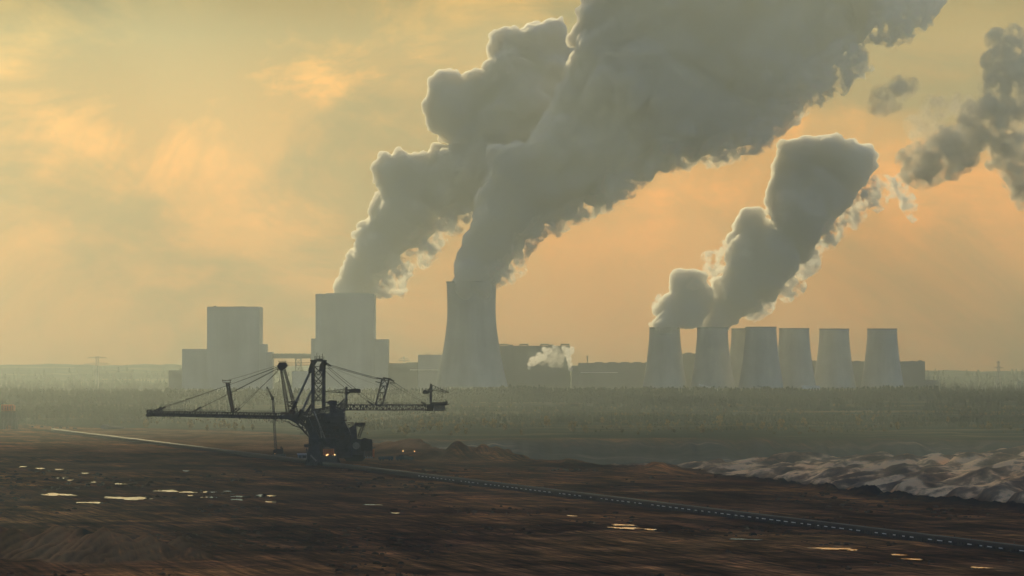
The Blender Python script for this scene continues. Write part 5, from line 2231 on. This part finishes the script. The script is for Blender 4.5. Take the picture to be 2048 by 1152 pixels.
def build_smoke():
    g = 'steam plumes of the power station'
    build_plume('steam_plume', 'grey steam plume with knobbly sunlit edges rising from behind the broad power station block', 'steam plume', PLUME_A, 6120, M_smoke, 2.7, 1, g, drift=0.15)
    build_plume('steam_plume', 'largest grey steam plume, rising from the tallest cooling tower to the upper picture edge', 'steam plume', PLUME_B, 5900, M_smoke, 3.2, 2, g, drift=0.15)
    build_plume('steam_plume', 'short dark steam plume over the leftmost smaller cooling tower', 'steam plume', PLUME_C, 5950, M_smoke2, 2.2, 3, g)
    build_plume('steam_plume', 'tall dark steam plume with a rounded head over the second smaller cooling tower', 'steam plume', PLUME_D, 5960, M_smoke2, 2.6, 4, g, drift=0.1)
    g = 'torn wisps of steam'
    build_plume('steam_wisp', 'ragged wisps under the plume from the broad block', 'steam wisp', WISP_A, 6100, M_drift, 2.4, 5, g, amp=0.2)
    build_plume('steam_wisp', 'ragged wisps right of the plume over the tallest cooling tower', 'steam wisp', WISP_B, 5900, M_drift, 2.4, 6, g, amp=0.2)
    build_plume('steam_wisp', 'ragged grey shreds along the lower edge of the largest plume', 'steam wisp', WISP_E, 5890, M_drift, 2.4, 15, g, amp=0.2)
    build_plume('steam_wisp', 'torn shreds at the upper right edge of the largest plume', 'steam wisp', WISP_F, 5890, M_drift, 2.8, 16, g, amp=0.2)
    build_plume('steam_wisp', 'thin wisp between the two right-hand steam plumes', 'steam wisp', WISP_C, 5980, M_drift, 2.2, 7, g, amp=0.2)
    build_plume('steam_wisp', 'torn wisps trailing right of the rounded plume head', 'steam wisp', WISP_D, 5980, M_drift, 2.2, 8, g, amp=0.2)
    build_plume('steam_wisp', 'long dark drifting wisp climbing along the right picture edge', 'steam wisp', DRIFT_1, 5700, M_dark, 2.6, 9, g, amp=0.25)
    build_plume('steam_wisp', 'dark wisp cut by the right picture edge below the long drifting one', 'steam wisp', DRIFT_2, 5700, M_dark, 2.6, 10, g, amp=0.25)
    build_plume('steam_wisp', 'small faint wisp left of the long drifting one', 'steam wisp', DRIFT_3, 5750, M_faint, 2.2, 11, g, amp=0.25)
    build_plume('steam_wisp', 'thin brownish wisp between the big plume and the drifting wisps', 'steam wisp', DRIFT_4, 5750, M_faint, 2.2, 12, g, amp=0.25)
    g = 'small white steam jets'
    build_plume('steam_jet', 'small sunlit jet of white steam curling in front of the dark turbine hall', 'steam jet', PUFF_1, 5990, M_puff, 0.9, 13, g, lumps=10)
    build_plume('steam_jet', 'thin grey steam hanging between the two small jets at the turbine hall', 'steam jet', PUFF_3, 5985, M_thin, 1.2, 17, g, lumps=8)
    build_plume('steam_jet', 'small upright jet of steam at the right end of the turbine hall', 'steam jet', PUFF_2, 5990, M_puff, 0.9, 14, g, lumps=10)


build_smoke()

# ------------------------------------------------------------------ added shade cover
def build_added_cloud():
    """added cover, unseen above the picture, placed to shade the near half of the mine"""
    m = simple('added_cloud_vapour', (0.8, 0.8, 0.8), 0.05, 1.0, 0, 0.002, spec=0.0)
    r = np.random.default_rng(77)
    hz = 1800.0
    k = hz / sdir.z
    vs, fs, n = [], [], 0
    tv, tf = ico_template(2)
    for i in range(6500):
        gx, gy = r.uniform(-2600, 2600), r.uniform(-1500, 5200)
        # gaps shaped to light sand ridges on the right, tan sand behind the belt, everything far beyond
        if -270 < gx < -50 and 1250 < gy < 1650:
            continue
        if gy > 900 and vnoise(np.array([gx / 150.0]), np.array([gy / 260.0]), seed=91)[0] > 0.33:
            continue
        if gx > -60:
            ed = float(np.interp(gx, EDGE_X, EDGE_D))
            if gx > 20 and ed - 10 < gy < 3080:
                continue
            if gy > 3300 + 1.6 * max(0, gx) or gy > 4300:
                continue
        elif gy > 2800 and r.random() < 0.15 + (gy - 2800) / 1100.0:
            continue
        c = np.array([gx + sdir.x * k, gy + sdir.y * k, hz + r.uniform(-40, 60)])
        R = r.uniform(60, 120)
        vs.append(tv * np.array([R, R, R * 0.45]) + c)
        fs.append(tf + n)
        n += len(tv)
    me = np_mesh('cloud_seed', np.concatenate(vs), np.concatenate(fs))  # seed mesh of the added shade cover
    tmp = bpy.data.objects.new('cloud_seed', me)
    COL.objects.link(tmp)
    md = tmp.modifiers.new('remesh', 'REMESH')
    md.mode = 'VOXEL'
    md.voxel_size = 18
    out = bpy.data.meshes.new_from_object(tmp.evaluated_get(bpy.context.evaluated_depsgraph_get()))
    bpy.data.objects.remove(tmp)
    out.name = 'cloud'  # added shade cover, out of view
    out.materials.clear()
    out.materials.append(m)
    o = bpy.data.objects.new('cloud', out)  # added cover, unseen above the picture, shades the near mine
    COL.objects.link(o)
    o['kind'] = 'structure'


build_added_cloud()

# ------------------------------------------------------------------ haze
def build_haze():
    m, n, l = new_mat('haze_air')
    out = N(n, 'ShaderNodeOutputMaterial')
    pv = N(n, 'ShaderNodeVolumePrincipled')
    pv.inputs['Color'].default_value = HAZE_COLOR
    pv.inputs['Density'].default_value = HAZE_DENSITY
    pv.inputs['Anisotropy'].default_value = 0.65
    l.new(pv.outputs['Volume'], out.inputs['Volume'])
    mb = MB().box(-2300, 2300, -450, 8250, -60, 760)
    o = mb.build('haze', m)
    o['kind'] = 'stuff'


build_haze()
